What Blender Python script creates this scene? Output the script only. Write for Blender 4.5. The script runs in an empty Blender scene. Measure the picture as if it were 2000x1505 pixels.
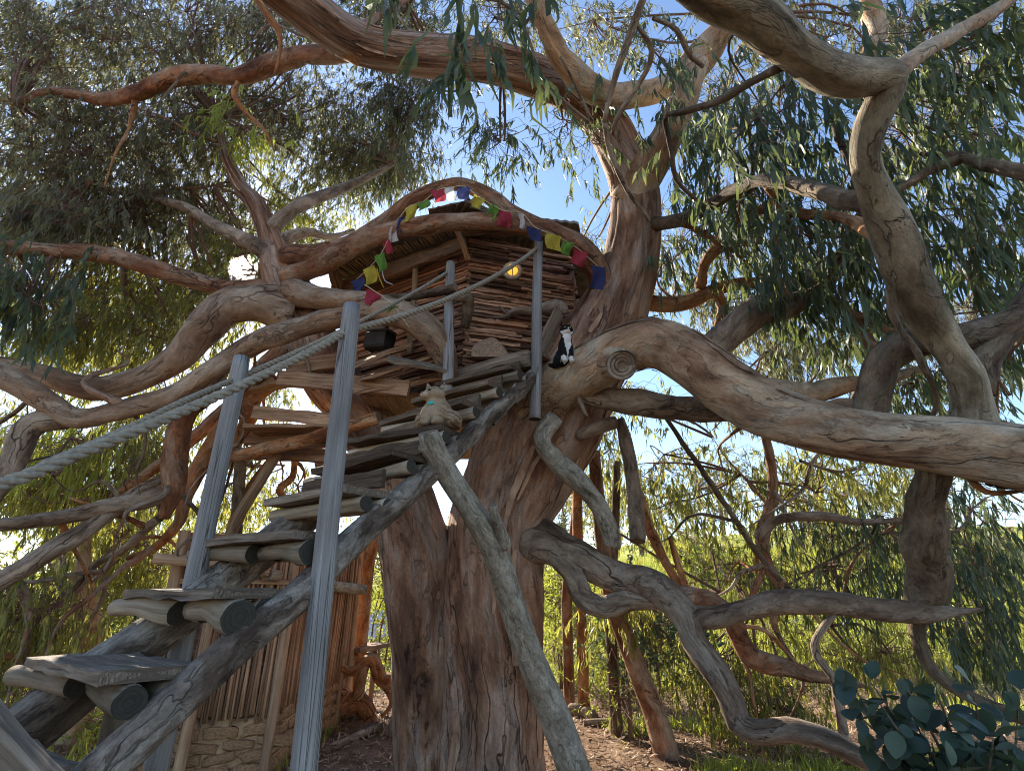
import bpy, bmesh, math, random
import numpy as np
from mathutils import Vector, Matrix

random.seed(7)
RNG = np.random.default_rng(7)
SC = bpy.context.scene
COL = SC.collection
R = math.radians

# ------------------------------------------------------------------ camera
EYE = 1.6
TH = math.atan((1160 - 752.5) / 1000.0)          # upward tilt
cam_d = bpy.data.cameras.new('camera')
cam_d.sensor_width = 36.0
cam_d.lens = 18.0
cam_d.clip_start = 0.05
cam_d.clip_end = 2000
cam = bpy.data.objects.new('camera', cam_d)
COL.objects.link(cam)
cam.location = (0, 0, EYE)
cam.rotation_euler = (math.pi / 2 + TH, 0, 0)
SC.camera = cam

# ------------------------------------------------------------------ sky and sun
SUN_DIR = Vector((-0.4553, 0.7270, 0.5140)).normalized()
SUN_EL = math.asin(SUN_DIR.z)
SUN_AZ = math.atan2(SUN_DIR.x, SUN_DIR.y)
world = bpy.data.worlds.new('World')
SC.world = world
world.use_nodes = True
wn = world.node_tree
wn.nodes.clear()
sky = wn.nodes.new('ShaderNodeTexSky')
sky.sky_type = 'NISHITA'
sky.sun_disc = False
sky.sun_elevation = SUN_EL
sky.sun_rotation = SUN_AZ
sky.altitude = 200
sky.air_density = 1.0
sky.dust_density = 0.25
sky.ozone_density = 2.0
bg = wn.nodes.new('ShaderNodeBackground')
bg.inputs['Strength'].default_value = 0.11
# the sun's own bright disc, which the photograph shows between the leaves
geo = wn.nodes.new('ShaderNodeTexCoord')
dot = wn.nodes.new('ShaderNodeVectorMath'); dot.operation = 'DOT_PRODUCT'
dot.inputs[1].default_value = SUN_DIR
nrm = wn.nodes.new('ShaderNodeVectorMath'); nrm.operation = 'NORMALIZE'
ramp = wn.nodes.new('ShaderNodeMapRange')
ramp.interpolation_type = 'SMOOTHSTEP'
ramp.inputs['From Min'].default_value = math.cos(R(1.5))
ramp.inputs['From Max'].default_value = math.cos(R(0.75))
ramp.inputs['To Min'].default_value = 0.0
ramp.inputs['To Max'].default_value = 30.0
bg2 = wn.nodes.new('ShaderNodeBackground')
bg2.inputs['Color'].default_value = (1.0, 0.93, 0.8, 1)
addn = wn.nodes.new('ShaderNodeAddShader')
wout = wn.nodes.new('ShaderNodeOutputWorld')
wl = wn.links
wl.new(sky.outputs[0], bg.inputs['Color'])
wl.new(geo.outputs['Generated'], nrm.inputs[0])
wl.new(nrm.outputs[0], dot.inputs[0])
wl.new(dot.outputs['Value'], ramp.inputs['Value'])
wl.new(ramp.outputs[0], bg2.inputs['Strength'])
wl.new(bg.outputs[0], addn.inputs[0])
wl.new(bg2.outputs[0], addn.inputs[1])
wl.new(addn.outputs[0], wout.inputs['Surface'])

sun_d = bpy.data.lights.new('sun', 'SUN')
sun_d.energy = 5.0
sun_d.angle = R(0.53)
sun_d.color = (1.0, 0.9, 0.74)
sun = bpy.data.objects.new('sun', sun_d)
COL.objects.link(sun)
sun.location = SUN_DIR * 40
sun.rotation_euler = (-SUN_DIR).to_track_quat('-Z', 'Y').to_euler()

SC.view_settings.view_transform = 'Standard'
SC.view_settings.look = 'None'
SC.view_settings.exposure = 1.5
SC.view_settings.gamma = 1.0
SC.view_settings.use_curve_mapping = False
SC.render.engine = 'CYCLES'
SC.cycles.use_denoising = True
SC.cycles.denoiser = 'OPENIMAGEDENOISE'
SC.cycles.filter_width = 1.0
SC.cycles.max_bounces = 6
SC.cycles.diffuse_bounces = 4
SC.cycles.glossy_bounces = 2
SC.cycles.transmission_bounces = 4
SC.cycles.transparent_max_bounces = 8
SC.cycles.sample_clamp_indirect = 6.0

# ------------------------------------------------------------------ small maths
CF = np.array([0, math.cos(TH), math.sin(TH)])
CU = np.array([0, -math.sin(TH), math.cos(TH)])
CX = np.array([1.0, 0, 0])
CO = np.array([0, 0, EYE])


def P(px, py, z):
    """a point of the place: along the sight line of photograph pixel (px, py), z metres deep"""
    return CO + z * (CF + (px - 1000) / 1000 * CX + (752.5 - py) / 1000 * CU)


def vnoise(p, seed=0):
    p = np.asarray(p, float)
    i = np.floor(p).astype(np.int64)
    f = p - i
    f = f * f * (3 - 2 * f)

    def h(a, b, c):
        n = (a * 374761393 + b * 668265263 + c * 1440662683 + seed * 974711) & 0xffffffff
        n = ((n ^ (n >> 13)) * 1274126177) & 0xffffffff
        n = n ^ (n >> 16)
        return (n & 0xffffff) / float(0xffffff)
    x, y, z = i[:, 0], i[:, 1], i[:, 2]
    fx, fy, fz = f[:, 0], f[:, 1], f[:, 2]
    r = 0
    for dx in (0, 1):
        for dy in (0, 1):
            for dz in (0, 1):
                w = (fx if dx else 1 - fx) * (fy if dy else 1 - fy) * (fz if dz else 1 - fz)
                r = r + w * h(x + dx, y + dy, z + dz)
    return r


def fbm(p, octv=3, seed=0):
    s, a, t = 0, 1.0, 0
    p = np.asarray(p, float)
    for o in range(octv):
        s = s + a * vnoise(p, seed + o * 17)
        t += a
        a *= 0.5
        p = p * 2.03 + 5.3
    return s / t


def unit(v):
    v = np.asarray(v, float)
    return v / (np.linalg.norm(v, axis=-1, keepdims=True) + 1e-12)


# ------------------------------------------------------------------ objects
def root_of(o):
    while o.parent is not None:
        o = o.parent
    return o


def tag(o, label=None, cat=None, group=None, kind=None):
    if label: o['label'] = label
    if cat: o['category'] = cat
    if group: o['group'] = group
    if kind: o['kind'] = kind
    return o


def thing(name, loc, label, cat, group=None):
    o = bpy.data.objects.new(name, None)
    COL.objects.link(o)
    o.empty_display_size = 0.2
    o.location = tuple(float(c) for c in loc)
    return tag(o, label, cat, group)


def mesh_np(name, V, faces, bco=None, mi=None, mats=(), smooth=True, tint=None):
    me = bpy.data.meshes.new(name)
    V = np.asarray(V, np.float32)
    me.vertices.add(len(V))
    me.vertices.foreach_set('co', V.ravel())
    loops = np.concatenate([np.asarray(f, np.int32).ravel() for f in faces])
    sizes = np.concatenate([np.full(len(f), np.asarray(f).shape[1], np.int32) for f in faces])
    starts = np.concatenate([[0], np.cumsum(sizes)[:-1]]).astype(np.int32)
    me.loops.add(len(loops))
    me.loops.foreach_set('vertex_index', loops)
    me.polygons.add(len(sizes))
    me.polygons.foreach_set('loop_start', starts)
    if mi is not None:
        me.polygons.foreach_set('material_index', np.asarray(mi, np.int32))
    sm = np.ones(len(sizes), bool) if smooth is True else (np.zeros(len(sizes), bool) if smooth is False else smooth)
    me.polygons.foreach_set('use_smooth', sm)
    if bco is not None:
        a = me.attributes.new('bco', 'FLOAT_VECTOR', 'POINT')
        a.data.foreach_set('vector', np.asarray(bco, np.float32).ravel())
    if tint is not None:
        a = me.attributes.new('tint', 'FLOAT', 'POINT')
        a.data.foreach_set('value', np.asarray(tint, np.float32).ravel())
    for m in mats:
        me.materials.append(m)
    me.update(calc_edges=True)
    return me


def obj(name, me, parent=None, local=False):
    """link a mesh whose vertices are in world space as a (part of a) thing"""
    o = bpy.data.objects.new(name, me)
    COL.objects.link(o)
    if parent is not None:
        o.parent = parent
        if not local:
            b = root_of(parent).location
            me.transform(Matrix.Translation((-b.x, -b.y, -b.z)))
    return o


class Geo:
    """collects swept shapes into one mesh"""
    def __init__(self):
        self.V, self.Q, self.T, self.B, self.qm, self.tm, self.n = [], [], [], [], [], [], 0

    def add(self, V, Q=None, T=None, B=None, qm=0, tm=0):
        V = np.asarray(V, float)
        self.V.append(V)
        self.B.append(V if B is None else np.asarray(B, float))
        if Q is not None and len(Q):
            self.Q.append(np.asarray(Q) + self.n)
            self.qm.append(np.full(len(Q), qm))
        if T is not None and len(T):
            self.T.append(np.asarray(T) + self.n)
            self.tm.append(np.full(len(T), tm) if np.isscalar(tm) else np.asarray(tm))
        self.n += len(V)
        return self

    def build(self, name, mats, parent=None, smooth=True, flat_caps=True):
        if not isinstance(mats, (list, tuple)):
            mats = [mats]
        faces, mi, sm = [], [], []
        if self.Q:
            q = np.concatenate(self.Q); faces.append(q); mi.append(np.concatenate(self.qm))
            sm.append(np.full(len(q), bool(smooth)))
        if self.T:
            t = np.concatenate(self.T); faces.append(t); mi.append(np.concatenate(self.tm))
            sm.append(np.full(len(t), bool(smooth) and not flat_caps))
        mi = np.minimum(np.concatenate(mi), len(mats) - 1)
        me = mesh_np(name, np.concatenate(self.V), faces, np.concatenate(self.B), mi, mats, np.concatenate(sm))
        return obj(name, me, parent)


def resample(pts, ds):
    """Catmull-Rom through rows of pts (x, y, z, r ...) at about ds apart"""
    p = np.asarray(pts, float)
    if len(p) == 2:
        n = max(2, int(np.linalg.norm(p[1, :3] - p[0, :3]) / ds) + 1)
        t = np.linspace(0, 1, n)[:, None]
        return p[0] * (1 - t) + p[1] * t
    ext = np.vstack([2 * p[0] - p[1], p, 2 * p[-1] - p[-2]])
    out = []
    for i in range(1, len(ext) - 2):
        p0, p1, p2, p3 = ext[i - 1:i + 3]
        n = max(2, int(np.linalg.norm(p2[:3] - p1[:3]) / ds))
        t = (np.arange(n) / n)[:, None]
        out.append(0.5 * ((2 * p1) + (-p0 + p2) * t + (2 * p0 - 5 * p1 + 4 * p2 - p3) * t ** 2
                          + (-p0 + 3 * p1 - 3 * p2 + p3) * t ** 3))
    out.append(ext[-2][None])
    q = np.concatenate(out)
    q[:, 3] = np.maximum(q[:, 3], p[:, 3].min() * 0.8)
    return q


def frames(c):
    t = unit(np.gradient(c, axis=0))
    a = np.array([0, 0, 1.0]) if abs(t[0, 2]) < 0.9 else np.array([0, 1.0, 0])
    n = unit(np.cross(t[0], a))
    N = [n]
    for i in range(1, len(c)):
        n = N[-1] - t[i] * np.dot(N[-1], t[i])
        N.append(n / (np.linalg.norm(n) + 1e-9))
    N = np.array(N)
    return t, N, np.cross(t, N)


def tube(g, pts, seg=16, ds=0.05, flute=0.0, rough=0.0, lobes=1.2, twist=0.0, seed=0, cap0=True, cap1=True, round_end=0, wob=0.0):
    q = resample(pts, ds)
    c, r = q[:, :3], q[:, 3].copy()
    if wob:
        s_ = np.concatenate([[0], np.cumsum(np.linalg.norm(np.diff(c, axis=0), axis=1))])
        fq = 1.3 / (float(np.mean(r)) * 6 + 0.12)
        for ax in range(3):
            c[:, ax] += wob * r * 2 * (fbm(np.stack([s_ * fq, 0 * s_ + ax * 9.7, 0 * s_ + seed], -1), 3, seed + ax) - 0.5) * 2
        r *= 1 + 0.5 * wob * 2 * (fbm(np.stack([s_ * fq * 1.4, 0 * s_ + 31.3, 0 * s_ + seed], -1), 3, seed + 7) - 0.5) * 2
    if round_end:
        k = min(round_end, len(r) - 1)
        r[-k - 1:] *= np.sqrt(np.clip(1 - (np.arange(k + 1) / (k + 0.25)) ** 2, 0.02, 1))
    t, N, Bn = frames(c)
    s = np.concatenate([[0], np.cumsum(np.linalg.norm(np.diff(c, axis=0), axis=1))])
    th = np.linspace(0, 2 * math.pi, seg, endpoint=False)
    TT, SS = np.meshgrid(th, s)
    A = TT + twist * SS
    cx, sx = np.cos(TT), np.sin(TT)
    ca, sa = np.cos(A), np.sin(A)
    RR = r[:, None] * np.ones(seg)
    if flute or rough:
        q1 = np.stack([ca * lobes, sa * lobes, SS * 0.55], -1).reshape(-1, 3) + seed * 3.1
        q2 = np.stack([ca * lobes * 3.6, sa * lobes * 3.6, SS * 1.9], -1).reshape(-1, 3) + seed * 1.7
        d = flute * 2 * (fbm(q1, 3, seed) - 0.5) + rough * 2 * (fbm(q2, 3, seed + 5) - 0.5)
        RR = RR * (1 + d.reshape(RR.shape))
    V = c[:, None, :] + RR[..., None] * (cx[..., None] * N[:, None, :] + sx[..., None] * Bn[:, None, :])
    rb = float(np.mean(r))
    B = np.stack([ca * rb, sa * rb, SS + seed * 0.37], -1)
    m = len(c)
    i = np.arange(m - 1)[:, None] * seg
    j = np.arange(seg)[None]
    j2 = (j + 1) % seg
    Q = np.stack([i + j, i + j2, i + seg + j2, i + seg + j], -1).reshape(-1, 4)
    V = V.reshape(-1, 3); B = B.reshape(-1, 3)
    T = []
    if cap0:
        V = np.vstack([V, c[0]]); B = np.vstack([B, [0, 0, s[0]]])
        k = len(V) - 1
        T += [[k, (b + 1) % seg, b] for b in range(seg)]
    if cap1:
        V = np.vstack([V, c[-1]]); B = np.vstack([B, [0, 0, s[-1]]])
        k = len(V) - 1
        o = (m - 1) * seg
        T += [[k, o + b, o + (b + 1) % seg] for b in range(seg)]
    g.add(V, Q, T, B, 0, 1)
    g.grid = V[:m * seg].reshape(m, seg, 3)
    g.axis = c
    return q


def beam(g, p0, p1, w, h, up=(0, 0, 1), seg=6, jit=0.003, ch=0.12, seed=0):
    """a board or squared timber from p0 to p1, w wide, h high, with worn corners"""
    p0, p1 = np.asarray(p0, float), np.asarray(p1, float)
    t = unit(p1 - p0)
    up = np.asarray(up, float)
    side = unit(np.cross(t, up))
    up = unit(np.cross(side, t))
    c = min(w, h) * ch
    a, b = w / 2, h / 2
    sec = np.array([(-a + c, -b), (a - c, -b), (a, -b + c), (a, b - c), (a - c, b), (-a + c, b), (-a, b - c), (-a, -b + c)])
    n = len(sec)
    rg = np.random.default_rng(seed + 11)
    V, B = [], []
    L = np.linalg.norm(p1 - p0)
    for i in range(seg + 1):
        f = i / seg
        o = rg.normal(0, jit, (n, 2))
        bow = rg.normal(0, jit * 0.8, 2)
        s2 = sec + o + bow
        V.append(p0 + (p1 - p0) * f + s2[:, :1] * side + s2[:, 1:] * up)
        B.append(np.c_[s2, np.full(n, f * L)] + [0, 0, seed * 0.71])
    V = np.concatenate(V); B = np.concatenate(B)
    i = np.arange(seg)[:, None] * n
    j = np.arange(n)[None]
    j2 = (j + 1) % n
    Q = np.stack([i + j, i + n + j, i + n + j2, i + j2], -1).reshape(-1, 4)
    V = np.vstack([V, p0, p1]); B = np.vstack([B, [0, 0, 0], [0, 0, L]])
    k0, k1 = len(V) - 2, len(V) - 1
    T = [[k0, b_, (b_ + 1) % n] for b_ in range(n)] + [[k1, seg * n + (b_ + 1) % n, seg * n + b_] for b_ in range(n)]
    g.add(V, Q, T, B, 0, 1)


def one_beam(name, p0, p1, w, h, mats, parent, **k):
    g = Geo(); beam(g, p0, p1, w, h, **k)
    return g.build(name, mats, parent, smooth=False)


def one_log(name, pts, mats, parent, **k):
    g = Geo(); tube(g, pts, **k)
    return g.build(name, mats, parent)


# ------------------------------------------------------------------ materials
class Mat:
    def __init__(self, name):
        self.m = bpy.data.materials.new(name)
        self.m.use_nodes = True
        self.nt = self.m.node_tree
        self.b = self.nt.nodes['Principled BSDF']
        self.out = self.nt.nodes['Material Output']

    def n(self, t, **kw):
        o = self.nt.nodes.new(t)
        for k, v in kw.items():
            setattr(o, k, v)
        return o

    def l(self, a, b):
        self.nt.links.new(a, b)

    def noise(self, vec, scale, detail=4, rough=0.55, dist=0.0):
        o = self.n('ShaderNodeTexNoise')
        o.inputs['Scale'].default_value = scale
        o.inputs['Detail'].default_value = detail
        o.inputs['Roughness'].default_value = rough
        o.inputs['Distortion'].default_value = dist
        if vec is not None:
            self.l(vec, o.inputs['Vector'])
        return o.outputs['Fac']

    def mapping(self, vec, scale):
        o = self.n('ShaderNodeMapping')
        o.inputs['Scale'].default_value = scale
        self.l(vec, o.inputs['Vector'])
        return o.outputs[0]

    def ramp(self, fac, stops, interp='LINEAR'):
        o = self.n('ShaderNodeValToRGB')
        cr = o.color_ramp
        cr.interpolation = interp
        while len(cr.elements) < len(stops):
            cr.elements.new(0.5)
        for e, (p, c) in zip(cr.elements, stops):
            e.position = p
            e.color = (c[0], c[1], c[2], 1) if not np.isscalar(c) else (c, c, c, 1)
        self.l(fac, o.inputs[0])
        return o.outputs[0]

    def mix(self, a, b, fac, mode='MIX'):
        o = self.n('ShaderNodeMix', data_type='RGBA', blend_type=mode)
        for v, i in ((fac, 0), (a, 6), (b, 7)):
            if hasattr(v, 'is_linked') or hasattr(v, 'links'):
                self.l(v, o.inputs[i])
            elif i == 0:
                o.inputs[0].default_value = v
            else:
                o.inputs[i].default_value = (v[0], v[1], v[2], 1)
        return o.outputs[2]

    def math(self, op, a, b=None):
        o = self.n('ShaderNodeMath', operation=op)
        for v, i in ((a, 0), (b, 1)):
            if v is None: continue
            if hasattr(v, 'links'): self.l(v, o.inputs[i])
            else: o.inputs[i].default_value = v
        return o.outputs[0]

    def bump(self, h, strength=0.5, dist=0.02, normal=None):
        o = self.n('ShaderNodeBump')
        o.inputs['Strength'].default_value = strength
        o.inputs['Distance'].default_value = dist
        self.l(h, o.inputs['Height'])
        if normal is not None:
            self.l(normal, o.inputs['Normal'])
        return o.outputs[0]

    def coords(self):
        """grain coordinates of the mesh, shifted for each object"""
        a = self.n('ShaderNodeAttribute', attribute_name='bco')
        i = self.n('ShaderNodeObjectInfo')
        m = self.math('MULTIPLY', i.outputs['Random'], 37.0)
        c = self.n('ShaderNodeCombineXYZ')
        self.l(m, c.inputs[2])
        v = self.n('ShaderNodeVectorMath', operation='ADD')
        self.l(a.outputs['Vector'], v.inputs[0])
        self.l(c.outputs[0], v.inputs[1])
        self.rand = i.outputs['Random']
        return v.outputs[0]

    def fin(self, col, rough=0.85, normal=None, spec=0.25):
        if hasattr(col, 'links'): self.l(col, self.b.inputs['Base Color'])
        else: self.b.inputs['Base Color'].default_value = (*col, 1)
        self.b.inputs['Roughness'].default_value = rough
        self.b.inputs['Specular IOR Level'].default_value = spec
        if normal is not None:
            self.l(normal, self.b.inputs['Normal'])
        return self.m


def bark(name, c0, c1, c2, c3, crack=(0.04, 0.027, 0.02), k=1.0, crackamt=0.8, peel=0.6, zs=1.0, sk=0.75):
    """smooth gum bark: mottled pale, grey and rusty patches, flakes, peeling edges and long cracks"""
    M = Mat(name)
    co = M.coords()
    warp = M.noise(M.mapping(co, (3 * k, 3 * k, 1.6 * k * zs)), 1.0, 4)
    warp2 = M.noise(M.mapping(co, (2.2 * k, 2.6 * k, 1.3 * k * zs)), 1.7, 4)
    wv = M.n('ShaderNodeVectorMath', operation='ADD')
    wc = M.n('ShaderNodeCombineXYZ')
    for i, w_ in enumerate((warp, warp2)):
        M.l(M.math('MULTIPLY', M.math('SUBTRACT', w_, 0.5), 0.35), wc.inputs[i])
    M.l(co, wv.inputs[0]); M.l(wc.outputs[0], wv.inputs[1])
    co2 = wv.outputs[0]
    patch = M.noise(M.mapping(co2, (5 * k, 5 * k, 1.7 * k * zs)), 1.0, 7, 0.62)
    col = M.ramp(patch, [(0.30, c3), (0.40, c1), (0.47, c0), (0.53, c2), (0.60, c0), (0.66, c1), (0.75, c3)])
    blot = M.noise(M.mapping(co, (11 * k, 11 * k, 5 * k * zs)), 1.0, 6, 0.68, 0.5)
    col = M.mix(col, M.ramp(blot, [(0.32, (0.50, 0.44, 0.40)), (0.5, (0.98, 0.98, 0.98)), (0.70, (1.35, 1.30, 1.24))]), 0.9, 'MULTIPLY')
    streak = M.noise(M.mapping(co2, (30 * k, 30 * k, 3.2 * k * zs)), 1.0, 7, 0.7, 0.4)
    col = M.mix(col, M.ramp(streak, [(0.30, 0.45), (0.5, 0.95), (0.72, 1.3)]), sk, 'MULTIPLY')
    # edges of peeling plates: a contour of slow noise
    pn = M.noise(M.mapping(co2, (7 * k, 7 * k, 1.9 * k * zs)), 1.0, 6, 0.6, 0.5)
    step = M.ramp(pn, [(0.44, 0.0), (0.452, 0.75), (0.58, 0.78), (0.59, 1.0)])
    edge = M.ramp(pn, [(0.432, 0.0), (0.442, 1.0), (0.452, 0.0), (0.57, 0.0), (0.58, 0.6), (0.59, 0.0)])
    col = M.mix(col, M.ramp(step, [(0.0, (0.74, 0.64, 0.58)), (0.75, (1.0, 1.0, 1.0)), (1.0, (1.22, 1.2, 1.18))]), peel, 'MULTIPLY')
    vo = M.n('ShaderNodeTexVoronoi', feature='DISTANCE_TO_EDGE')
    vo.inputs['Scale'].default_value = 1.0
    M.l(M.mapping(co2, (13 * k, 13 * k, 1.3 * k * zs)), vo.inputs['Vector'])
    cm = M.ramp(M.noise(M.mapping(co, (4 * k, 4 * k, 1.2 * k * zs)), 1.0, 3), [(0.52, 0.0), (0.62, 1.0)])
    ck = M.math('MULTIPLY', M.ramp(vo.outputs['Distance'], [(0.0, 1.0), (0.03, 0.0)]), cm)
    em = M.ramp(M.noise(M.mapping(co, (6 * k, 6 * k, 3 * k * zs)), 1.3, 3), [(0.45, 0.0), (0.6, 1.0)])
    ck2 = M.math('MULTIPLY', M.math('MAXIMUM', ck, M.math('MULTIPLY', M.math('MULTIPLY', edge, em), peel)), crackamt)
    col = M.mix(col, crack, ck2)
    speck = M.noise(M.mapping(co, (90, 90, 45)), 1.0, 4, 0.7)
    col = M.mix(col, M.ramp(speck, [(0.3, 0.6), (0.7, 1.25)]), 0.6, 'MULTIPLY')
    h = M.math('ADD', M.math('MULTIPLY', streak, 0.5), M.math('MULTIPLY', step, 0.45 * peel))
    h = M.math('ADD', h, M.math('MULTIPLY', blot, 0.5))
    h = M.math('SUBTRACT', h, M.math('MULTIPLY', ck2, 0.8))
    h = M.math('ADD', h, M.math('MULTIPLY', speck, 0.14))
    return M.fin(col, 0.82, M.bump(h, 1.0, 0.045), 0.25)


def wood(name, c0, c1, c2, grain=1.0, rough=0.85, var=0.35, dark=(0.04, 0.033, 0.03), bump=0.5, checks=0.6):
    """weathered timber: long grain, checks and stains, each object a shade of its own"""
    M = Mat(name)
    co = M.coords()
    g = M.noise(M.mapping(co, (55 * grain, 55 * grain, 2.2)), 1.0, 6, 0.65, 0.3)
    g2 = M.noise(M.mapping(co, (12 * grain, 12 * grain, 0.9)), 1.0, 4)
    col = M.ramp(g, [(0.28, c2), (0.48, c0), (0.68, c1)])
    col = M.mix(col, M.ramp(g2, [(0.3, 0.6), (0.7, 1.25)]), 0.8, 'MULTIPLY')
    st = M.noise(M.mapping(co, (5, 5, 3)), 1.0, 4)
    col = M.mix(col, M.ramp(st, [(0.35, (0.75, 0.72, 0.7)), (0.65, (1.1, 1.1, 1.1))]), 0.7, 'MULTIPLY')
    vo = M.n('ShaderNodeTexVoronoi', feature='DISTANCE_TO_EDGE')
    vo.inputs['Scale'].default_value = 1.0
    M.l(M.mapping(co, (22 * grain, 22 * grain, 0.8)), vo.inputs['Vector'])
    ck = M.math('MULTIPLY', M.ramp(vo.outputs['Distance'], [(0.0, 1.0), (0.05, 0.0)]),
                M.ramp(M.noise(M.mapping(co, (6, 6, 1.5)), 1.0, 2), [(0.5, 0.0), (0.6, 1.0)]))
    ck = M.math('MULTIPLY', ck, checks)
    col = M.mix(col, dark, ck)
    vr = M.ramp(M.rand, [(0.0, 1 - var), (1.0, 1 + var)])
    col = M.mix(col, vr, 1.0, 'MULTIPLY')
    h = M.math('SUBTRACT', M.math('ADD', M.math('MULTIPLY', g, 0.6), M.math('MULTIPLY', g2, 0.4)), ck)
    return M.fin(col, rough, M.bump(h, bump, 0.012), 0.2)


def endgrain(name, c0, c1):
    M = Mat(name)
    co = M.coords()
    w = M.n('ShaderNodeTexWave', wave_type='RINGS', rings_direction='Z')
    w.inputs['Scale'].default_value = 22
    w.inputs['Distortion'].default_value = 9.0
    w.inputs['Detail'].default_value = 3
    M.l(M.mapping(co, (1, 1, 0.02)), w.inputs['Vector'])
    n = M.noise(co, 30, 4)
    col = M.mix(M.ramp(w.outputs['Fac'], [(0.0, c0), (1.0, c1)]), M.ramp(n, [(0.3, 0.55), (0.7, 1.2)]), 0.8, 'MULTIPLY')
    return M.fin(col, 0.9, M.bump(n, 0.4, 0.006), 0.15)


def leafmat(name, dark, mid, bright, trans, tw=0.45, rough=0.42):
    M = Mat(name)
    a = M.n('ShaderNodeAttribute', attribute_name='tint')
    col = M.ramp(a.outputs['Fac'], [(0.0, dark), (0.55, mid), (1.0, bright)])
    M.fin(col, rough, None, 0.4)
    tr = M.n('ShaderNodeBsdfTranslucent')
    tcol = M.mix(M.ramp(a.outputs['Fac'], [(0.0, tuple(c * 0.55 for c in trans)), (1.0, trans)]), col, 0.25)
    M.l(tcol, tr.inputs['Color'])
    mx = M.n('ShaderNodeMixShader')
    mx.inputs[0].default_value = tw
    M.l(M.b.outputs[0], mx.inputs[1]); M.l(tr.outputs[0], mx.inputs[2])
    M.l(mx.outputs[0], M.out.inputs['Surface'])
    return M.m


def plain(name, col, rough=0.8, scale=8, amt=0.35, spec=0.25, bump=0.0):
    M = Mat(name)
    tc = M.n('ShaderNodeTexCoord')
    n = M.noise(tc.outputs['Object'], scale, 4)
    c = M.mix(col, M.ramp(n, [(0.25, 1 - amt), (0.75, 1 + amt)]), 1.0, 'MULTIPLY')
    return M.fin(c, rough, M.bump(n, bump, 0.01) if bump else None, spec)


def cloth(name, col, trans=0.45):
    M = Mat(name)
    tc = M.n('ShaderNodeTexCoord')
    n = M.noise(tc.outputs['Object'], 40, 3)
    c = M.mix(col, M.ramp(n, [(0.3, 0.8), (0.7, 1.12)]), 1.0, 'MULTIPLY')
    M.fin(c, 0.9, None, 0.1)
    tr = M.n('ShaderNodeBsdfTranslucent')
    M.l(c, tr.inputs['Color'])
    mx = M.n('ShaderNodeMixShader')
    mx.inputs[0].default_value = trans
    M.l(M.b.outputs[0], mx.inputs[1]); M.l(tr.outputs[0], mx.inputs[2])
    M.l(mx.outputs[0], M.out.inputs['Surface'])
    return M.m


BARK_TRUNK = bark('bark_trunk', (0.36, 0.205, 0.13), (0.23, 0.115, 0.068), (0.40, 0.29, 0.23), (0.10, 0.05, 0.033), k=0.75, zs=0.5)
BARK_TAN = bark('bark_tan', (0.50, 0.345, 0.22), (0.38, 0.235, 0.145), (0.49, 0.40, 0.30), (0.28, 0.14, 0.08), crackamt=0.5, k=0.55, peel=0.5, zs=1.3, sk=0.4)
BARK_RED = bark('bark_red', (0.34, 0.165, 0.09), (0.23, 0.105, 0.058), (0.35, 0.24, 0.17), (0.155, 0.064, 0.035), k=0.8)
BARK_GREY = bark('bark_grey', (0.30, 0.22, 0.16), (0.20, 0.14, 0.098), (0.38, 0.305, 0.235), (0.115, 0.073, 0.05), crackamt=0.7, k=0.7)
BARK_DARK = bark('bark_dark', (0.165, 0.115, 0.075), (0.105, 0.07, 0.045), (0.21, 0.165, 0.115), (0.066, 0.042, 0.027), crackamt=0.8, k=0.8)
BARK_ORANGE = bark('bark_orange', (0.46, 0.20, 0.08), (0.35, 0.135, 0.052), (0.44, 0.275, 0.16), (0.23, 0.085, 0.034), k=0.8)
BARK_MID = bark('bark_mid', (0.37, 0.245, 0.16), (0.26, 0.155, 0.095), (0.40, 0.305, 0.225), (0.165, 0.085, 0.05), crackamt=0.65, k=0.6, sk=0.6)
BARK_OLIVE = bark('bark_olive', (0.26, 0.215, 0.145), (0.165, 0.132, 0.088), (0.36, 0.31, 0.23), (0.09, 0.072, 0.05), crackamt=0.6, k=0.6)
BARK_STRIP = wood('bark_strip', (0.30, 0.18, 0.115), (0.42, 0.29, 0.20), (0.15, 0.085, 0.055), grain=0.5, checks=0.3)
CUT_BARK = endgrain('cut_wood', (0.16, 0.11, 0.075), (0.30, 0.22, 0.15))
POST = wood('post_grey', (0.29, 0.275, 0.262), (0.37, 0.355, 0.34), (0.20, 0.187, 0.177), grain=2.0, var=0.1, checks=0.9, bump=0.5)
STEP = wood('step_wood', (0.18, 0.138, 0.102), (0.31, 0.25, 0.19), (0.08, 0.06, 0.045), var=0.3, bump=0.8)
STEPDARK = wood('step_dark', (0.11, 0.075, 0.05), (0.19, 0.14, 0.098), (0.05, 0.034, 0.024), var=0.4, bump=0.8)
STEPLOG = wood('step_log', (0.30, 0.235, 0.165), (0.43, 0.35, 0.255), (0.14, 0.10, 0.068), grain=0.6, var=0.55, checks=0.4)
STRINGER = bark('stringer_wood', (0.20, 0.155, 0.12), (0.13, 0.096, 0.072), (0.36, 0.31, 0.255), (0.07, 0.05, 0.036), k=1.0, crackamt=0.55)
ENDLOG = endgrain('log_end', (0.045, 0.04, 0.032), (0.07, 0.062, 0.05))
PLANK = wood('wall_plank', (0.36, 0.185, 0.11), (0.58, 0.37, 0.24), (0.13, 0.062, 0.04), var=0.8, checks=0.8, bump=0.8)
PLANK2 = wood('pale_plank', (0.38, 0.25, 0.15), (0.50, 0.35, 0.22), (0.22, 0.13, 0.08), var=0.3)
BEAMW = wood('beam_wood', (0.30, 0.18, 0.11), (0.44, 0.29, 0.185), (0.14, 0.076, 0.047), var=0.35)
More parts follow.
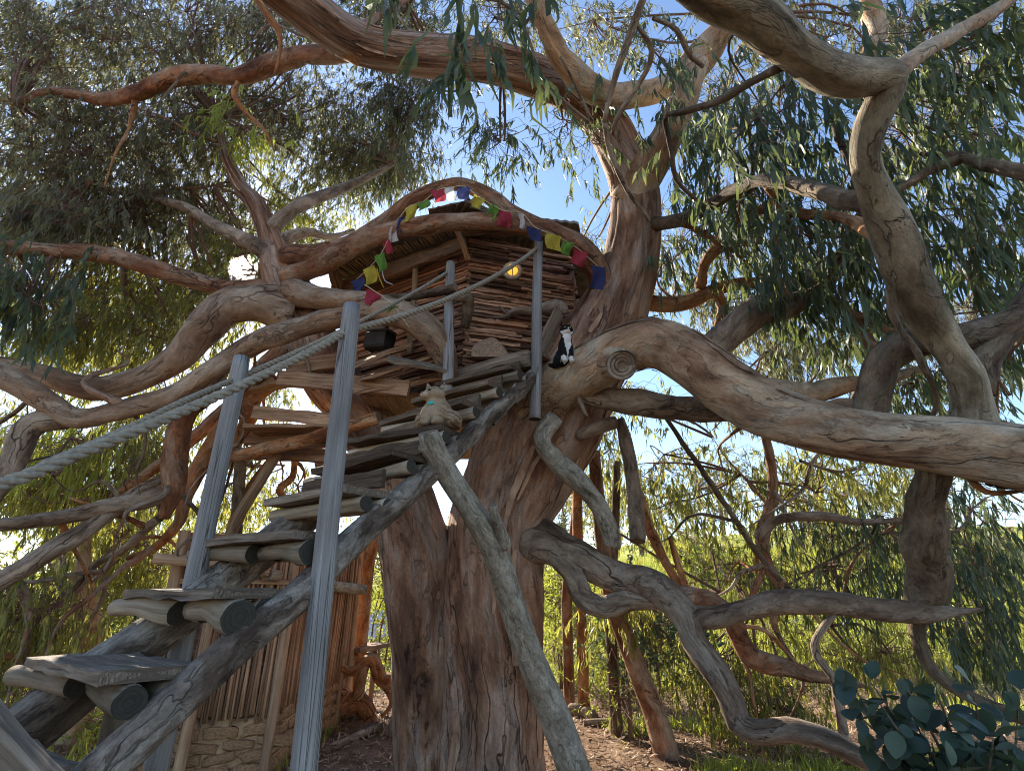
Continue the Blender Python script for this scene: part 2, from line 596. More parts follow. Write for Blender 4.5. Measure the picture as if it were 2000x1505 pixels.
REED = wood('reed', (0.70, 0.50, 0.30), (0.80, 0.62, 0.41), (0.46, 0.29, 0.16), var=0.3, checks=0.2)
REEDHUT = wood('hut_reed', (0.34, 0.19, 0.11), (0.47, 0.29, 0.175), (0.16, 0.08, 0.045), var=0.45, checks=0.2)
PROP = bark('prop_wood', (0.43, 0.375, 0.295), (0.33, 0.28, 0.21), (0.50, 0.455, 0.375), (0.22, 0.18, 0.13), k=1.6, crackamt=0.5, peel=0.3)
ROPE = plain('rope_fibre', (0.29, 0.25, 0.195), 0.95, 60, 0.4, 0.1)
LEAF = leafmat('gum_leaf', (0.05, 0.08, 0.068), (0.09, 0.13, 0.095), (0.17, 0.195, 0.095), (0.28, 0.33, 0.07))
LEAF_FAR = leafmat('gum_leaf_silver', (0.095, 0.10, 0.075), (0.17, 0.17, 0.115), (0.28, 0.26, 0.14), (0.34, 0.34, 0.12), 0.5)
LEAF_OLIVE = leafmat('gum_leaf_olive', (0.10, 0.115, 0.04), (0.19, 0.20, 0.068), (0.32, 0.31, 0.095), (0.56, 0.53, 0.09), 0.55)
LEAF_BUSH = leafmat('bush_leaf', (0.12, 0.17, 0.035), (0.22, 0.28, 0.055), (0.34, 0.37, 0.085), (0.58, 0.60, 0.08), 0.52)
LEAF_ROUND = leafmat('round_leaf', (0.04, 0.07, 0.06), (0.07, 0.11, 0.085), (0.10, 0.15, 0.10), (0.18, 0.26, 0.08), 0.3)
GRASS = leafmat('grass_blade', (0.14, 0.19, 0.035), (0.26, 0.31, 0.055), (0.42, 0.40, 0.12), (0.60, 0.62, 0.09), 0.52, 0.6)
LITTER = leafmat('dead_leaf', (0.15, 0.088, 0.052), (0.34, 0.215, 0.135), (0.55, 0.40, 0.28), (0.30, 0.20, 0.12), 0.2, 0.7)
TWIG = plain('twig_bark', (0.17, 0.10, 0.075), 0.85, 20)
#@@STRUCTURE
# ================================================================== ground
def gh(x, y):
    x = np.asarray(x, float); y = np.asarray(y, float)
    p = np.stack([x, y, 0 * x], -1).reshape(-1, 3)
    n = (fbm(p * 0.35, 3, 3) - 0.5) * 0.22 + (fbm(p * 1.7, 2, 8) - 0.5) * 0.07
    n = n.reshape(x.shape) * np.clip((np.hypot(x, y) - 1.5) / 5, 0.15, 1)
    az = x / (np.abs(y) + 4)
    k = np.clip((az + 0.25) / 0.75, 0, 1)
    slope = 0.10 + 0.13 * k
    hm = 6.0 + 12.0 * k
    d = np.clip(y - (12.5 - 3.5 * k), 0, None)
    hill = hm * (1 - np.exp(-d * slope / hm))
    big = (fbm(p * 0.05, 3, 21).reshape(x.shape) - 0.5) * 3.0 * np.clip(d / 30, 0, 1)
    return n + hill + big


t = np.linspace(-1, 1, 221)
gx = np.sinh(t * 5.2) / np.sinh(5.2) * 320
gy = np.sinh(t * 5.2) / np.sinh(5.2) * 320 + 5
X, Y = np.meshgrid(gx, gy)
Z = gh(X, Y)
nx = len(gx)
V = np.stack([X, Y, Z], -1).reshape(-1, 3)
i = np.arange(nx - 1)[:, None] * nx
j = np.arange(nx - 1)[None]
Q = np.stack([i + j, i + j + 1, i + nx + j + 1, i + nx + j], -1).reshape(-1, 4)
M = Mat('ground_soil')
tc = M.n('ShaderNodeTexCoord').outputs['Object']
sx = M.n('ShaderNodeSeparateXYZ'); M.l(tc, sx.inputs[0])
soil = M.ramp(M.noise(tc, 2.2, 8, 0.7), [(0.3, (0.10, 0.06, 0.038)), (0.5, (0.23, 0.145, 0.092)), (0.7, (0.36, 0.245, 0.165))])
soil = M.mix(soil, M.ramp(M.noise(tc, 34, 5, 0.7), [(0.3, 0.6), (0.7, 1.3)]), 0.8, 'MULTIPLY')
mead = M.ramp(M.noise(tc, 0.5, 8, 0.68), [(0.3, (0.17, 0.22, 0.045)), (0.5, (0.33, 0.36, 0.075)), (0.62, (0.46, 0.43, 0.13)), (0.75, (0.26, 0.31, 0.065))])
mead = M.mix(mead, M.ramp(M.noise(tc, 6, 6, 0.7), [(0.3, 0.55), (0.7, 1.25)]), 0.85, 'MULTIPLY')
far = M.n('ShaderNodeMapRange'); far.inputs['From Min'].default_value = 9.5; far.inputs['From Max'].default_value = 13.0
M.l(M.math('ADD', sx.outputs[1], M.math('MULTIPLY', M.math('SUBTRACT', M.noise(tc, 0.7, 4), 0.5), 7.0)), far.inputs['Value'])
gcol = M.mix(soil, mead, far.outputs[0])
M.fin(gcol, 0.95, M.bump(M.noise(tc, 18, 6, 0.7), 0.9, 0.05), 0.1)
ground = obj('ground', mesh_np('ground', V, [Q], None, None, [M.m]))
tag(ground, 'leaf-strewn brown earth rising to a sunlit green meadow', 'ground', kind='structure')


# ================================================================== leaves in bulk
def leaf_mesh(base, dirs, L, W, nrm, curl, tint, name, mats, parent, kind='stuff'):
    """lance-shaped leaves, six vertices each"""
    n = len(base)
    d = unit(dirs)
    s = unit(np.cross(d, nrm) + 1e-6)
    u = np.cross(s, d)
    L = L[:, None]; W = W[:, None]; cu = curl[:, None]
    v0 = base
    m1 = base + d * L * 0.30 + u * cu * L * 0.10
    m2 = base + d * L * 0.66 + u * cu * L * 0.10
    tip = base + d * L - u * cu * L * 0.12
    V = np.stack([v0, m1 - s * W * 0.5, m1 + s * W * 0.5, m2 - s * W * 0.42, m2 + s * W * 0.42, tip], 1).reshape(-1, 3)
    k = np.arange(n)[:, None] * 6
    T = np.concatenate([k + [0, 1, 2], k + [3, 5, 4]])
    Q = k + [1, 3, 4, 2]
    me = mesh_np(name, V, [T, Q], None, None, mats, True, np.repeat(tint, 6))
    o = obj(name, me, parent)
    if kind: o['kind'] = kind
    return o


def twig_tubes(g, A, B, r0, r1, sag=0.05, rg=RNG, n=4, seg=3):
    """many thin branchlets A -> B at once"""
    A = np.asarray(A, float); B = np.asarray(B, float)
    m = len(A)
    if m == 0: return
    ax = unit(B - A)
    h = np.where(np.abs(ax[:, 2:3]) < 0.9, [[0, 0, 1.0]], [[1.0, 0, 0]])
    N = unit(np.cross(ax, h)); Bn = np.cross(ax, N)
    Lg = np.linalg.norm(B - A, axis=1)[:, None]
    off = rg.normal(0, 1, (m, 3)) * sag * Lg
    rings = []
    for i in range(n):
        f = i / (n - 1)
        c = A + (B - A) * f + off * math.sin(math.pi * f)
        r = (r0 * (1 - f) + r1 * f)
        r = np.broadcast_to(np.asarray(r, float), (m,))[:, None]
        rings.append(np.stack([c + r * (math.cos(a) * N + math.sin(a) * Bn) for a in np.arange(seg) * 2 * math.pi / seg], 1))
    V = np.stack(rings, 1)                       # m, n, seg, 3
    k = np.arange(m)[:, None, None] * n * seg
    i = np.arange(n - 1)[None, :, None] * seg
    j = np.arange(seg)[None, None]
    j2 = (j + 1) % seg
    Q = np.stack([k + i + j, k + i + j2, k + i + seg + j2, k + i + seg + j], -1).reshape(-1, 4)
    g.add(V.reshape(-1, 3), Q)


LIMB_PTS = []      # samples of the limbs, for twigs to spring from
SUN_GAP = np.array(SUN_DIR)


def leafage(owner, centre, radii, n_clump, per_clump, leaf=0.16, width=0.017, mat=None, clump=0.22, droop=1.1,
            seed=0, tint=(0.4, 0.25), leaves=(9, 16), spray=(0.22, 0.45), anchor=None, fname='foliage', twig_r=0.012,
            squash=1.0, avoid=None):
    """a mass of drooping leaf sprays round `centre` (radii as a 3x3 of axes or three lengths)"""
    rg = np.random.default_rng(1000 + seed)
    c = np.asarray(centre, float)
    Ax = np.diag(radii) if np.ndim(radii) == 1 else np.asarray(radii, float)
    d = unit(rg.normal(size=(n_clump, 3))) * (rg.random((n_clump, 1)) ** 0.45)
    sub = c + d @ Ax
    if avoid is not None:
        sub = sub[avoid(sub)]
    if len(sub) == 0: return
    n_clump = len(sub)
    if anchor is None:
        if LIMB_PTS:
            LP = np.concatenate(LIMB_PTS)
            dist = np.linalg.norm(LP[None] - c, axis=2)[0]
            anchor = LP[int(np.argmin(dist))]
        else:
            anchor = c
    anchor = np.asarray(anchor, float)
    g = Geo()
    # boughs from the limb to the clumps, some by way of a fork
    forks = c + unit(rg.normal(size=(max(2, n_clump // 7), 3))) @ Ax * 0.42
    twig_tubes(g, np.repeat(anchor[None], len(forks), 0), forks, twig_r * 1.6, twig_r, 0.08, rg, 6, 5)
    fi = np.argmin(np.linalg.norm(sub[:, None] - forks[None], axis=2), axis=1)
    twig_tubes(g, forks[fi], sub, twig_r * 0.85, twig_r * 0.35, 0.09, rg, 5, 4)
    m = n_clump * per_clump
    st = np.repeat(sub, per_clump, 0)
    s0 = st + rg.normal(0, clump, (m, 3)) * [1, 1, 0.8 * squash]
    sd = unit(rg.normal(0, 0.62, (m, 3)) + np.array([0, 0, -droop]) + unit(s0 - st + 1e-6) * 0.35)
    sl = rg.uniform(*spray, m)
    tip = s0 + sd * sl[:, None]
    twig_tubes(g, st, s0, twig_r * 0.3, twig_r * 0.2, 0.1, rg, 3, 3)
    twig_tubes(g, s0, tip, twig_r * 0.2, 0.0012, 0.07, rg, 3, 3)
    o = g.build('twig_cluster', TWIG, owner, flat_caps=False)
    o['kind'] = 'stuff'
    K = rg.integers(leaves[0], leaves[1] + 1, m)
    idx = np.repeat(np.arange(m), K)
    n = len(idx)
    f = rg.uniform(0.1, 1.02, n)[:, None]
    base = s0[idx] + sd[idx] * sl[idx, None] * f
    ld = unit(sd[idx] * 0.5 + rg.normal(0, 0.36, (n, 3)) + np.array([0, 0, -droop * 1.1]))
    Ls = leaf * rg.uniform(0.6, 1.25, n)
    Ws = width * rg.uniform(0.7, 1.35, n)
    nr = unit(rg.normal(size=(n, 3)))
    tn = np.clip(rg.normal(tint[0], tint[1], n) + np.repeat(rg.normal(0, 0.13, n_clump), per_clump)[idx], 0, 1)
    # the little gap through which the sun looks
    q = base - CO
    al = q @ SUN_GAP
    perp = np.linalg.norm(q - al[:, None] * SUN_GAP, axis=1)
    keep = (al < 0) | (perp > 0.024 * np.abs(al))
    leaf_mesh(base[keep], ld[keep], Ls[keep], Ws[keep], nr[keep], rg.normal(0, 1, keep.sum()), tn[keep], fname, [mat or LEAF], owner)


def PE(px, py, z0, z1, rx, ry):
    """centre and axes of an ellipsoid seen as an ellipse (rx, ry pixels) between depths z0 and z1"""
    z = (z0 + z1) / 2
    return P(px, py, z), np.array([CX * rx / 1000 * z, unit(P(px, py, 1) - CO) * (z1 - z0) / 2, CU * ry / 1000 * z])


# ================================================================== the great gum tree
TREE = thing('gum_tree', P(950, 1560, 4.8) * [1, 1, 0], 'huge twisted gum tree with two stems holding the treehouse', 'tree')


def limb(name, pts, mat, seg=20, flute=0.15, rough=0.09, twist=0.6, parent=None, ds=0.05, sample=True, lobes=1.2, round_end=0, cut=None, flakes=0, wob=0.22):
    """pts: (px, py, depth, width in photograph pixels)"""
    w = np.array([[*P(a, b, z), wd * z / 2000.0] for a, b, z, wd in pts])
    g = Geo()
    q = tube(g, w, seg=seg, ds=ds, flute=flute, rough=rough, twist=twist, seed=int(abs(pts[0][0] * 7 + pts[0][1] * 3 + len(pts))) % 97,
             lobes=lobes, round_end=round_end, wob=wob)
    if sample:
        LIMB_PTS.append(q[::3, :3])
    o = g.build(name, [mat, cut or mat], parent or TREE, flat_caps=cut is not None)
    if flakes:
        peel_strips(g, flakes, mat, int(abs(pts[0][0])))
    return o


def peel_strips(g, n, mat, seed):
    """ribbons of bark coming away from a limb"""
    r_ = np.random.default_rng(seed)
    G, A = g.grid, g.axis
    m, sg, _ = G.shape
    out = Geo()
    for _i in range(n):
        ln = int(r_.integers(6, 18)); wd = r_.uniform(0.1, 1.5)
        if m < ln + 6: continue
        i0 = int(r_.integers(2, m - ln - 2)); j0 = int(r_.integers(0, sg))
        f = np.linspace(0, 1, ln)
        lift = 0.005 + 0.05 * r_.random() * np.clip(f - 0.55, 0, 1) ** 1.5 * 2
        V = []
        dj = np.cumsum(r_.normal(0, 0.09, ln))
        for k in range(ln):
            c = A[i0 + k]
            w_ = (wd + 0.6) * (0.35 + 0.65 * math.sin(math.pi * min(1, 0.15 + f[k] * 0.8))) / 2
            for sgn in (-1, -0.3, 0.3, 1):
                jj = j0 + dj[k] + sgn * w_
                a = int(math.floor(jj)); fr = jj - a
                p_ = G[i0 + k, a % sg] * (1 - fr) + G[i0 + k, (a + 1) % sg] * fr
                u_ = (p_ - c) / (np.linalg.norm(p_ - c) + 1e-9)
                V.append(p_ + u_ * (lift[k] + 0.010 * abs(sgn) ** 2 * r_.random()))
        V = np.array(V)
        a = np.arange(ln - 1)[:, None] * 4; b = np.arange(3)[None]
        Q = np.stack([a + b, a + b + 1, a + 4 + b + 1, a + 4 + b], -1).reshape(-1, 4)
        B = np.c_[V[:, 0] * 0.5, V[:, 1] * 0.5, V[:, 2]]
        out.add(V, Q, None, B)
    if out.n:
        o = out.build('peeling_bark', BARK_STRIP, TREE, flat_caps=False)
        o['kind'] = 'stuff'


# main stems
limb('trunk', [(962, 1640, 4.75, 300), (962, 1560, 4.76, 250), (968, 1400, 4.85, 212), (968, 1250, 4.95, 190), (966, 1100, 5.02, 180), (975, 1000, 5.1, 190),
               (1010, 905, 5.2, 215), (1070, 810, 5.3, 205), (1135, 720, 5.42, 170), (1185, 630, 5.55, 135), (1220, 540, 5.7, 108),
               (1238, 450, 5.85, 96), (1236, 370, 5.95, 88), (1212, 300, 6.0, 80), (1180, 240, 6.0, 76), (1130, 190, 5.9, 70),
               (1060, 155, 5.7, 72), (960, 122, 5.4, 72), (850, 112, 5.1, 76), (760, 100, 4.8, 74), (690, 80, 4.6, 78), (620, 35, 4.3, 84), (540, -30, 4.0, 88), (440, -110, 3.7, 86)],
     BARK_TRUNK, seg=72, flute=0.17, rough=0.08, twist=0.25, ds=0.04, lobes=1.5, flakes=80, wob=0.06)
limb('stem', [(862, 1640, 4.85, 190), (850, 1560, 4.86, 160), (840, 1400, 4.95, 138), (828, 1250, 5.03, 132), (812, 1100, 5.12, 138), (790, 1000, 5.25, 122),
              (760, 910, 5.35, 112), (705, 815, 5.45, 108), (650, 740, 5.55, 104), (605, 660, 5.65, 100), (572, 590, 5.75, 92), (545, 530, 5.8, 70),
              (530, 470, 5.9, 45), (500, 400, 6.1, 34), (470, 365, 6.3, 26), (440, 300, 6.6, 18), (420, 220, 7.0, 10)],
     BARK_TRUNK, seg=56, flute=0.15, rough=0.08, twist=-0.25, lobes=1.5, flakes=45, wob=0.06)
# the great level limb to the right, coming forward
limb('limb', [(1040, 790, 5.0, 120), (1095, 748, 4.75, 105), (1160, 715, 4.5, 100), (1225, 680, 4.3, 92), (1285, 672, 4.15, 95), (1345, 700, 4.0, 100), (1420, 755, 3.8, 108),
              (1500, 803, 3.6, 106), (1600, 834, 3.4, 102), (1720, 856, 3.2, 100), (1850, 872, 3.05, 108), (2000, 897, 2.9, 122), (2200, 925, 2.75, 126), (2500, 950, 2.6, 120)],
     BARK_TAN, seg=48, flute=0.10, rough=0.05, twist=0.9, ds=0.04, flakes=16, wob=0.06)
# cut stub with rings on that limb
g = Geo()
tube(g, np.array([[*P(1190, 705, 4.45), 0.19], [*P(1202, 708, 4.25), 0.155], [*P(1212, 712, 4.1), 0.125], [*P(1214, 713, 4.05), 0.118]]), seg=28, ds=0.03, flute=0.08, rough=0.06, seed=4, cap1=False)
g.build('stub', [BARK_TAN, CUT_BARK], TREE)
g = Geo()
for rr, dd in ((0.105, 4.075), (0.075, 4.09), (0.045, 4.10)):
    a = np.linspace(0, 2 * math.pi, 25)
    ring = np.array([[*(P(1214, 713, dd) + rr * (math.cos(q) * CX + math.sin(q) * CU)), 0.018] for q in a])
    tube(g, ring, seg=6, ds=0.03, rough=0.3, seed=3, cap0=False, cap1=False)
tube(g, np.array([[*P(1213, 713, 4.14), 0.11], [*P(1213.5, 713, 4.10), 0.10]]), seg=16, ds=0.05, seed=2)
g.build('knot_ring', [BARK_GREY, CUT_BARK], TREE)

LIMBS = [
    # left side
    ([(585, 610, 5.6, 92), (500, 592, 5.4, 72), (440, 605, 5.3, 64), (395, 650, 5.2, 58), (352, 698, 5.1, 54), (290, 738, 5.0, 48), (211, 760, 4.9, 44), (150, 755, 4.8, 42), (88, 735, 4.75, 40), (0, 718, 4.7, 38), (-90, 700, 4.6, 36)], BARK_MID),
    ([(880, 735, 5.0, 40), (868, 690, 4.9, 52), (835, 650, 4.8, 58), (790, 622, 4.75, 54), (730, 614, 4.75, 50), (660, 622, 4.8, 46), (598, 637, 4.8, 44), (528, 658, 4.75, 42), (457, 694, 4.7, 40), (400, 730, 4.6, 38), (334, 772, 4.55, 38), (246, 800, 4.5, 38), (183, 818, 4.45, 40), (140, 820, 4.4, 42), (105, 795, 4.4, 42), (60, 765, 4.35, 46), (15, 735, 4.3, 46), (-60, 700, 4.2, 44)], BARK_MID),
    ([(140, 815, 4.45, 44), (88, 820, 4.4, 46), (53, 838, 4.35, 48), (35, 872, 4.3, 48), (15, 925, 4.25, 44), (-30, 985, 4.2, 40)], BARK_GREY),
    ([(565, 575, 5.5, 60), (620, 582, 5.3, 46), (680, 585, 5.1, 40), (730, 588, 4.95, 38), (775, 600, 4.9, 34), (815, 622, 4.85, 28)], BARK_MID),
    ([(560, 500, 5.7, 44), (620, 495, 5.6, 44), (680, 478, 5.45, 44), (740, 440, 5.3, 42), (790, 402, 5.2, 36), (845, 371, 5.12, 30), (895, 360, 5.1, 28), (945, 378, 5.1, 32), (995, 418, 5.1, 42), (1045, 445, 5.12, 44), (1100, 465, 5.2, 48), (1145, 492, 5.3, 50), (1172, 530, 5.4, 48), (1180, 580, 5.5, 46), (1175, 640, 5.55, 44)], BARK_RED),
    ([(560, 548, 5.6, 44), (610, 525, 5.5, 42), (660, 500, 5.35, 42), (710, 474, 5.2, 42), (765, 453, 5.08, 38), (830, 440, 4.95, 34), (895, 432, 4.9, 34), (945, 431, 4.9, 34), (995, 438, 4.95, 30), (1045, 455, 5.02, 26), (1085, 470, 5.1, 20)], BARK_RED),
    ([(530, 445, 5.9, 30), (581, 408, 6.1, 26), (627, 384, 6.4, 22), (700, 352, 6.9, 16), (770, 320, 7.4, 8)], BARK_GREY),
    ([(546, 470, 5.9, 26), (600, 455, 6.1, 18), (645, 462, 6.3, 12), (690, 450, 6.6, 7)], BARK_GREY),
    ([(535, 500, 5.8, 40), (480, 470, 5.9, 30), (420, 440, 6.1, 24), (350, 400, 6.4, 18), (260, 380, 6.8, 10)], BARK_GREY),
    ([(530, 570, 5.7, 46), (440, 566, 5.6, 36), (340, 535, 5.5, 34), (220, 500, 5.4, 32), (110, 490, 5.3, 30), (0, 484, 5.2, 28), (-80, 480, 5.1, 26)], BARK_RED),
    ([(700, 95, 4.65, 44), (640, 112, 4.8, 36), (585, 112, 4.95, 34), (530, 132, 5.1, 34), (470, 150, 5.25, 32), (400, 143, 5.4, 30), (340, 148, 5.55, 32), (270, 178, 5.7, 30), (200, 195, 5.9, 24), (110, 180, 6.1, 18), (20, 200, 6.4, 12)], BARK_RED),
    ([(700, 110, 4.6, 30), (660, 90, 4.5, 26), (620, 60, 4.3, 24), (560, 10, 4.1, 22), (520, -40, 3.9, 20)], BARK_ORANGE),
    ([(760, 85, 4.9, 22), (720, 45, 5.4, 16), (780, 10, 6, 12), (830, -40, 6.5, 10)], BARK_RED),
    # hanging stems at lower left
    ([(430, 735, 5.0, 30), (405, 775, 5.0, 32), (370, 800, 5.0, 40), (350, 850, 5.0, 42), (342, 910, 5.0, 44), (334, 965, 5.0, 36), (320, 1010, 5.0, 20)], BARK_RED),
    ([(345, 955, 5.0, 30), (290, 975, 4.9, 32), (229, 985, 4.8, 30), (150, 1003, 4.7, 28), (70, 1015, 4.6, 28), (-40, 1030, 4.5, 26)], BARK_GREY),
    ([(330, 930, 5.0, 26), (270, 965, 4.9, 28), (211, 1003, 4.8, 32), (150, 1045, 4.65, 34), (90, 1082, 4.5, 34), (30, 1120, 4.4, 34), (-50, 1165, 4.3, 34)], BARK_GREY),
    ([(470, 800, 5.3, 26), (425, 840, 5.3, 26), (395, 900, 5.3, 28), (370, 960, 5.3, 28), (350, 1020, 5.3, 22), (300, 1070, 5.4, 16), (250, 1090, 5.5, 10)], BARK_ORANGE),
    ([(520, 720, 5.3, 24), (440, 800, 5.4, 24), (360, 870, 5.5, 24), (290, 920, 5.6, 20), (220, 970, 5.7, 14)], BARK_RED),
    ([(545, 740, 5.4, 30), (500, 775, 5.4, 36), (480, 830, 5.4, 30), (450, 880, 5.4, 24), (400, 1000, 5.4, 20), (375, 1120, 5.4, 18)], BARK_ORANGE),
    ([(560, 860, 5.5, 18), (530, 900, 5.5, 22), (495, 950, 5.5, 24), (465, 1000, 5.5, 26), (450, 1060, 5.5, 28), (440, 1160, 5.5, 28)], BARK_ORANGE),
    ([(590, 650, 5.6, 50), (545, 690, 5.5, 40), (500, 735, 5.45, 30), (470, 800, 5.4, 24)], BARK_RED),
    ([(575, 870, 5.7, 10), (570, 930, 5.7, 14), (545, 960, 5.7, 14), (590, 1000, 5.7, 10)], BARK_ORANGE),
    ([(310, 1010, 5.0, 16), (240, 1075, 5.2, 14), (190, 1100, 5.3, 12), (120, 1180, 5.4, 8)], BARK_GREY),
    ([(300, 1020, 5.1, 14), (215, 1100, 5.2, 10), (200, 1170, 5.2, 8), (150, 1260, 5.3, 5)], BARK_GREY),
    ([(40, 1140, 4.6, 18), (55, 1200, 4.7, 12), (50, 1290, 4.8, 8), (20, 1380, 4.8, 5)], BARK_GREY),
    # top middle and top right
    ([(1030, -30, 5.0, 40), (1065, 45, 5.1, 44), (1100, 115, 5.3, 50), (1145, 160, 5.5, 52), (1210, 182, 5.7, 52), (1270, 178, 5.8, 52), (1325, 155, 5.8, 54), (1375, 105, 5.7, 56), (1410, 60, 5.6, 50), (1450, -20, 5.4, 46)], BARK_TAN),
    ([(1228, 400, 5.85, 70), (1262, 330, 5.75, 66), (1295, 265, 5.6, 60), (1330, 190, 5.5, 52), (1368, 120, 5.5, 40)], BARK_TAN),
    ([(1890, 850, 3.1, 90), (1895, 790, 3.05, 68), (1888, 735, 3.0, 64), (1862, 690, 2.98, 60), (1830, 640, 2.95, 66), (1800, 570, 2.9, 74), (1770, 500, 2.85, 76), (1735, 430, 2.8, 66), (1705, 370, 2.75, 52), (1690, 310, 2.72, 48), (1700, 250, 2.7, 54), (1725, 195, 2.65, 56), (1745, 150, 2.6, 50),
      (1690, 150, 2.55, 58), (1630, 140, 2.5, 68), (1560, 98, 2.42, 74), (1490, 45, 2.35, 78), (1420, 5, 2.3, 74), (1320, -60, 2.2, 72)], BARK_OLIVE),
    ([(1745, 150, 2.62, 40), (1800, 105, 2.8, 34), (1860, 70, 3.0, 28), (1950, 15, 3.3, 24), (2050, -60, 3.6, 20)], BARK_TAN),
    ([(1690, 120, 4.5, 26), (1715, 60, 4.6, 36), (1700, 0, 4.7, 34), (1720, -70, 4.8, 34)], BARK_TAN),
    ([(1530, 128, 2.5, 18), (1470, 160, 2.7, 16), (1400, 198, 2.9, 15), (1320, 222, 3.1, 12), (1300, 230, 3.2, 10), (1312, 300, 3.3, 10), (1320, 350, 3.35, 9), (1360, 390, 3.4, 7)], BARK_DARK),
    ([(1705, 400, 2.8, 40), (1640, 385, 3.1, 34), (1590, 370, 3.4, 30), (1530, 356, 3.7, 28), (1460, 358, 4.1, 26), (1390, 400, 4.6, 24), (1330, 430, 5.2, 26), (1270, 440, 5.7, 30)], BARK_DARK),
    ([(1750, 480, 2.9, 26), (1700, 450, 3.2, 24), (1640, 425, 3.6, 20), (1560, 415, 4.2, 18), (1500, 405, 4.8, 20), (1440, 440, 5.3, 22), (1380, 510, 5.6, 20), (1365, 560, 5.8, 20)], BARK_ORANGE),
    ([(1700, 850, 3.3, 70), (1705, 780, 3.35, 64), (1730, 705, 3.35, 66), (1790, 668, 3.3, 66), (1850, 660, 3.2, 60), (1920, 650, 3.2, 54), (2000, 610, 3.2, 46), (2100, 560, 3.2, 40)], BARK_DARK),
    ([(1895, 760, 3.1, 70), (1920, 700, 3.15, 50), (1960, 650, 3.2, 44), (2020, 560, 3.3, 40)], BARK_DARK),
    ([(1690, 805, 3.5, 40), (1640, 800, 3.7, 44), (1580, 815, 3.9, 30)], BARK_TAN),
    ([(1450, 760, 4.1, 60), (1510, 752, 4.3, 42), (1570, 765, 4.5, 38), (1630, 752, 4.6, 34), (1700, 745, 4.8, 26), (1800, 720, 5.0, 16)], BARK_TAN),
    ([(1370, 700, 4.4, 66), (1420, 655, 4.6, 62), (1480, 615, 4.8, 62), (1540, 580, 5.0, 60), (1600, 540, 5.2, 52), (1680, 480, 5.5, 40), (1780, 420, 5.8, 26)], BARK_GREY),
    ([(1200, 560, 5.8, 40), (1280, 592, 5.8, 34), (1345, 590, 5.8, 30), (1400, 565, 5.8, 26), (1470, 552, 5.8, 26), (1540, 556, 5.9, 22), (1620, 575, 6.0, 14)], BARK_ORANGE),
    ([(1395, 568, 5.8, 24), (1410, 600, 5.8, 20), (1400, 640, 5.8, 16)], BARK_ORANGE),
    ([(2060, 350, 3.2, 34), (1990, 338, 3.3, 30), (1930, 325, 3.5, 26), (1870, 305, 3.7, 16), (1800, 300, 4.0, 9)], BARK_DARK),
    ([(1600, 570, 4.9, 22), (1660, 620, 4.6, 22), (1710, 680, 4.4, 22), (1740, 740, 4.2, 18)], BARK_RED),
    # below the great limb
    ([(1030, 1050, 4.85, 90), (1085, 1072, 4.7, 72), (1140, 1098, 4.6, 64), (1190, 1128, 4.5, 62), (1250, 1142, 4.35, 62), (1300, 1165, 4.2, 62), (1335, 1205, 4.05, 58), (1355, 1255, 3.9, 52), (1395, 1310, 3.75, 50), (1425, 1365, 3.65, 46), (1440, 1412, 3.6, 44), (1478, 1432, 3.5, 42), (1540, 1425, 3.4, 42), (1610, 1440, 3.3, 42), (1680, 1475, 3.2, 42), (1760, 1515, 3.1, 40), (1900, 1560, 3.0, 36)], BARK_GREY),
    ([(1090, 1078, 4.62, 46), (1120, 1120, 4.5, 46), (1140, 1170, 4.45, 46), (1180, 1190, 4.4, 40), (1230, 1172, 4.35, 40), (1290, 1168, 4.25, 36)], BARK_GREY),
    ([(1340, 1205, 4.05, 44), (1400, 1205, 3.95, 44), (1460, 1190, 3.85, 40), (1520, 1172, 3.75, 44), (1600, 1172, 3.6, 46), (1680, 1182, 3.5, 46), (1760, 1192, 3.4, 46), (1815, 1196, 3.36, 36), (1870, 1194, 3.33, 18), (1915, 1190, 3.3, 8)], BARK_GREY),
    ([(1300, 1165, 4.3, 36), (1350, 1158, 4.45, 34), (1400, 1175, 4.6, 30), (1440, 1230, 4.7, 38), (1475, 1285, 4.7, 42), (1530, 1300, 4.6, 34), (1580, 1318, 4.5, 26), (1640, 1330, 4.4, 14), (1690, 1340, 4.3, 8)], BARK_RED),
    ([(1822, 860, 3.12, 62), (1815, 930, 3.2, 62), (1800, 990, 3.3, 72), (1795, 1050, 3.35, 80), (1810, 1110, 3.4, 76), (1805, 1170, 3.42, 62), (1795, 1225, 3.4, 30), (1808, 1290, 3.35, 26), (1850, 1335, 3.3, 24), (1920, 1372, 3.2, 26), (2030, 1410, 3.1, 28), (2150, 1440, 3.0, 28)], BARK_DARK),
    ([(1640, 1180, 4.3, 12), (1590, 1260, 4.2, 16), (1625, 1320, 4.1, 17), (1642, 1380, 4.0, 17), (1650, 1450, 3.9, 17), (1655, 1490, 3.8, 16)], BARK_GREY),
    ([(1240, 960, 5.2, 24), (1300, 1100, 5.1, 18), (1340, 1160, 5.0, 14), (1310, 1050, 5.0, 10)], BARK_ORANGE),
    ([(1290, 800, 5.0, 9), (1420, 990, 5.0, 10), (1480, 1080, 5.0, 11), (1550, 1160, 5.0, 12)], BARK_DARK),
    ([(1480, 1050, 5.5, 22), (1520, 1015, 5.4, 20), (1600, 1008, 5.3, 18), (1680, 1020, 5.2, 14), (1760, 1015, 5.1, 8)], BARK_GREY),
    ([(1480, 780, 6.0, 16), (1500, 870, 6.0, 18), (1510, 960, 6.0, 20), (1490, 1040, 6.0, 26), (1500, 1100, 5.9, 24), (1530, 1150, 5.8, 20)], BARK_RED),
]
for pts, m in LIMBS:
    limb('limb', pts, m, seg=22 if max(p[3] for p in pts) > 24 else 10, ds=0.06)

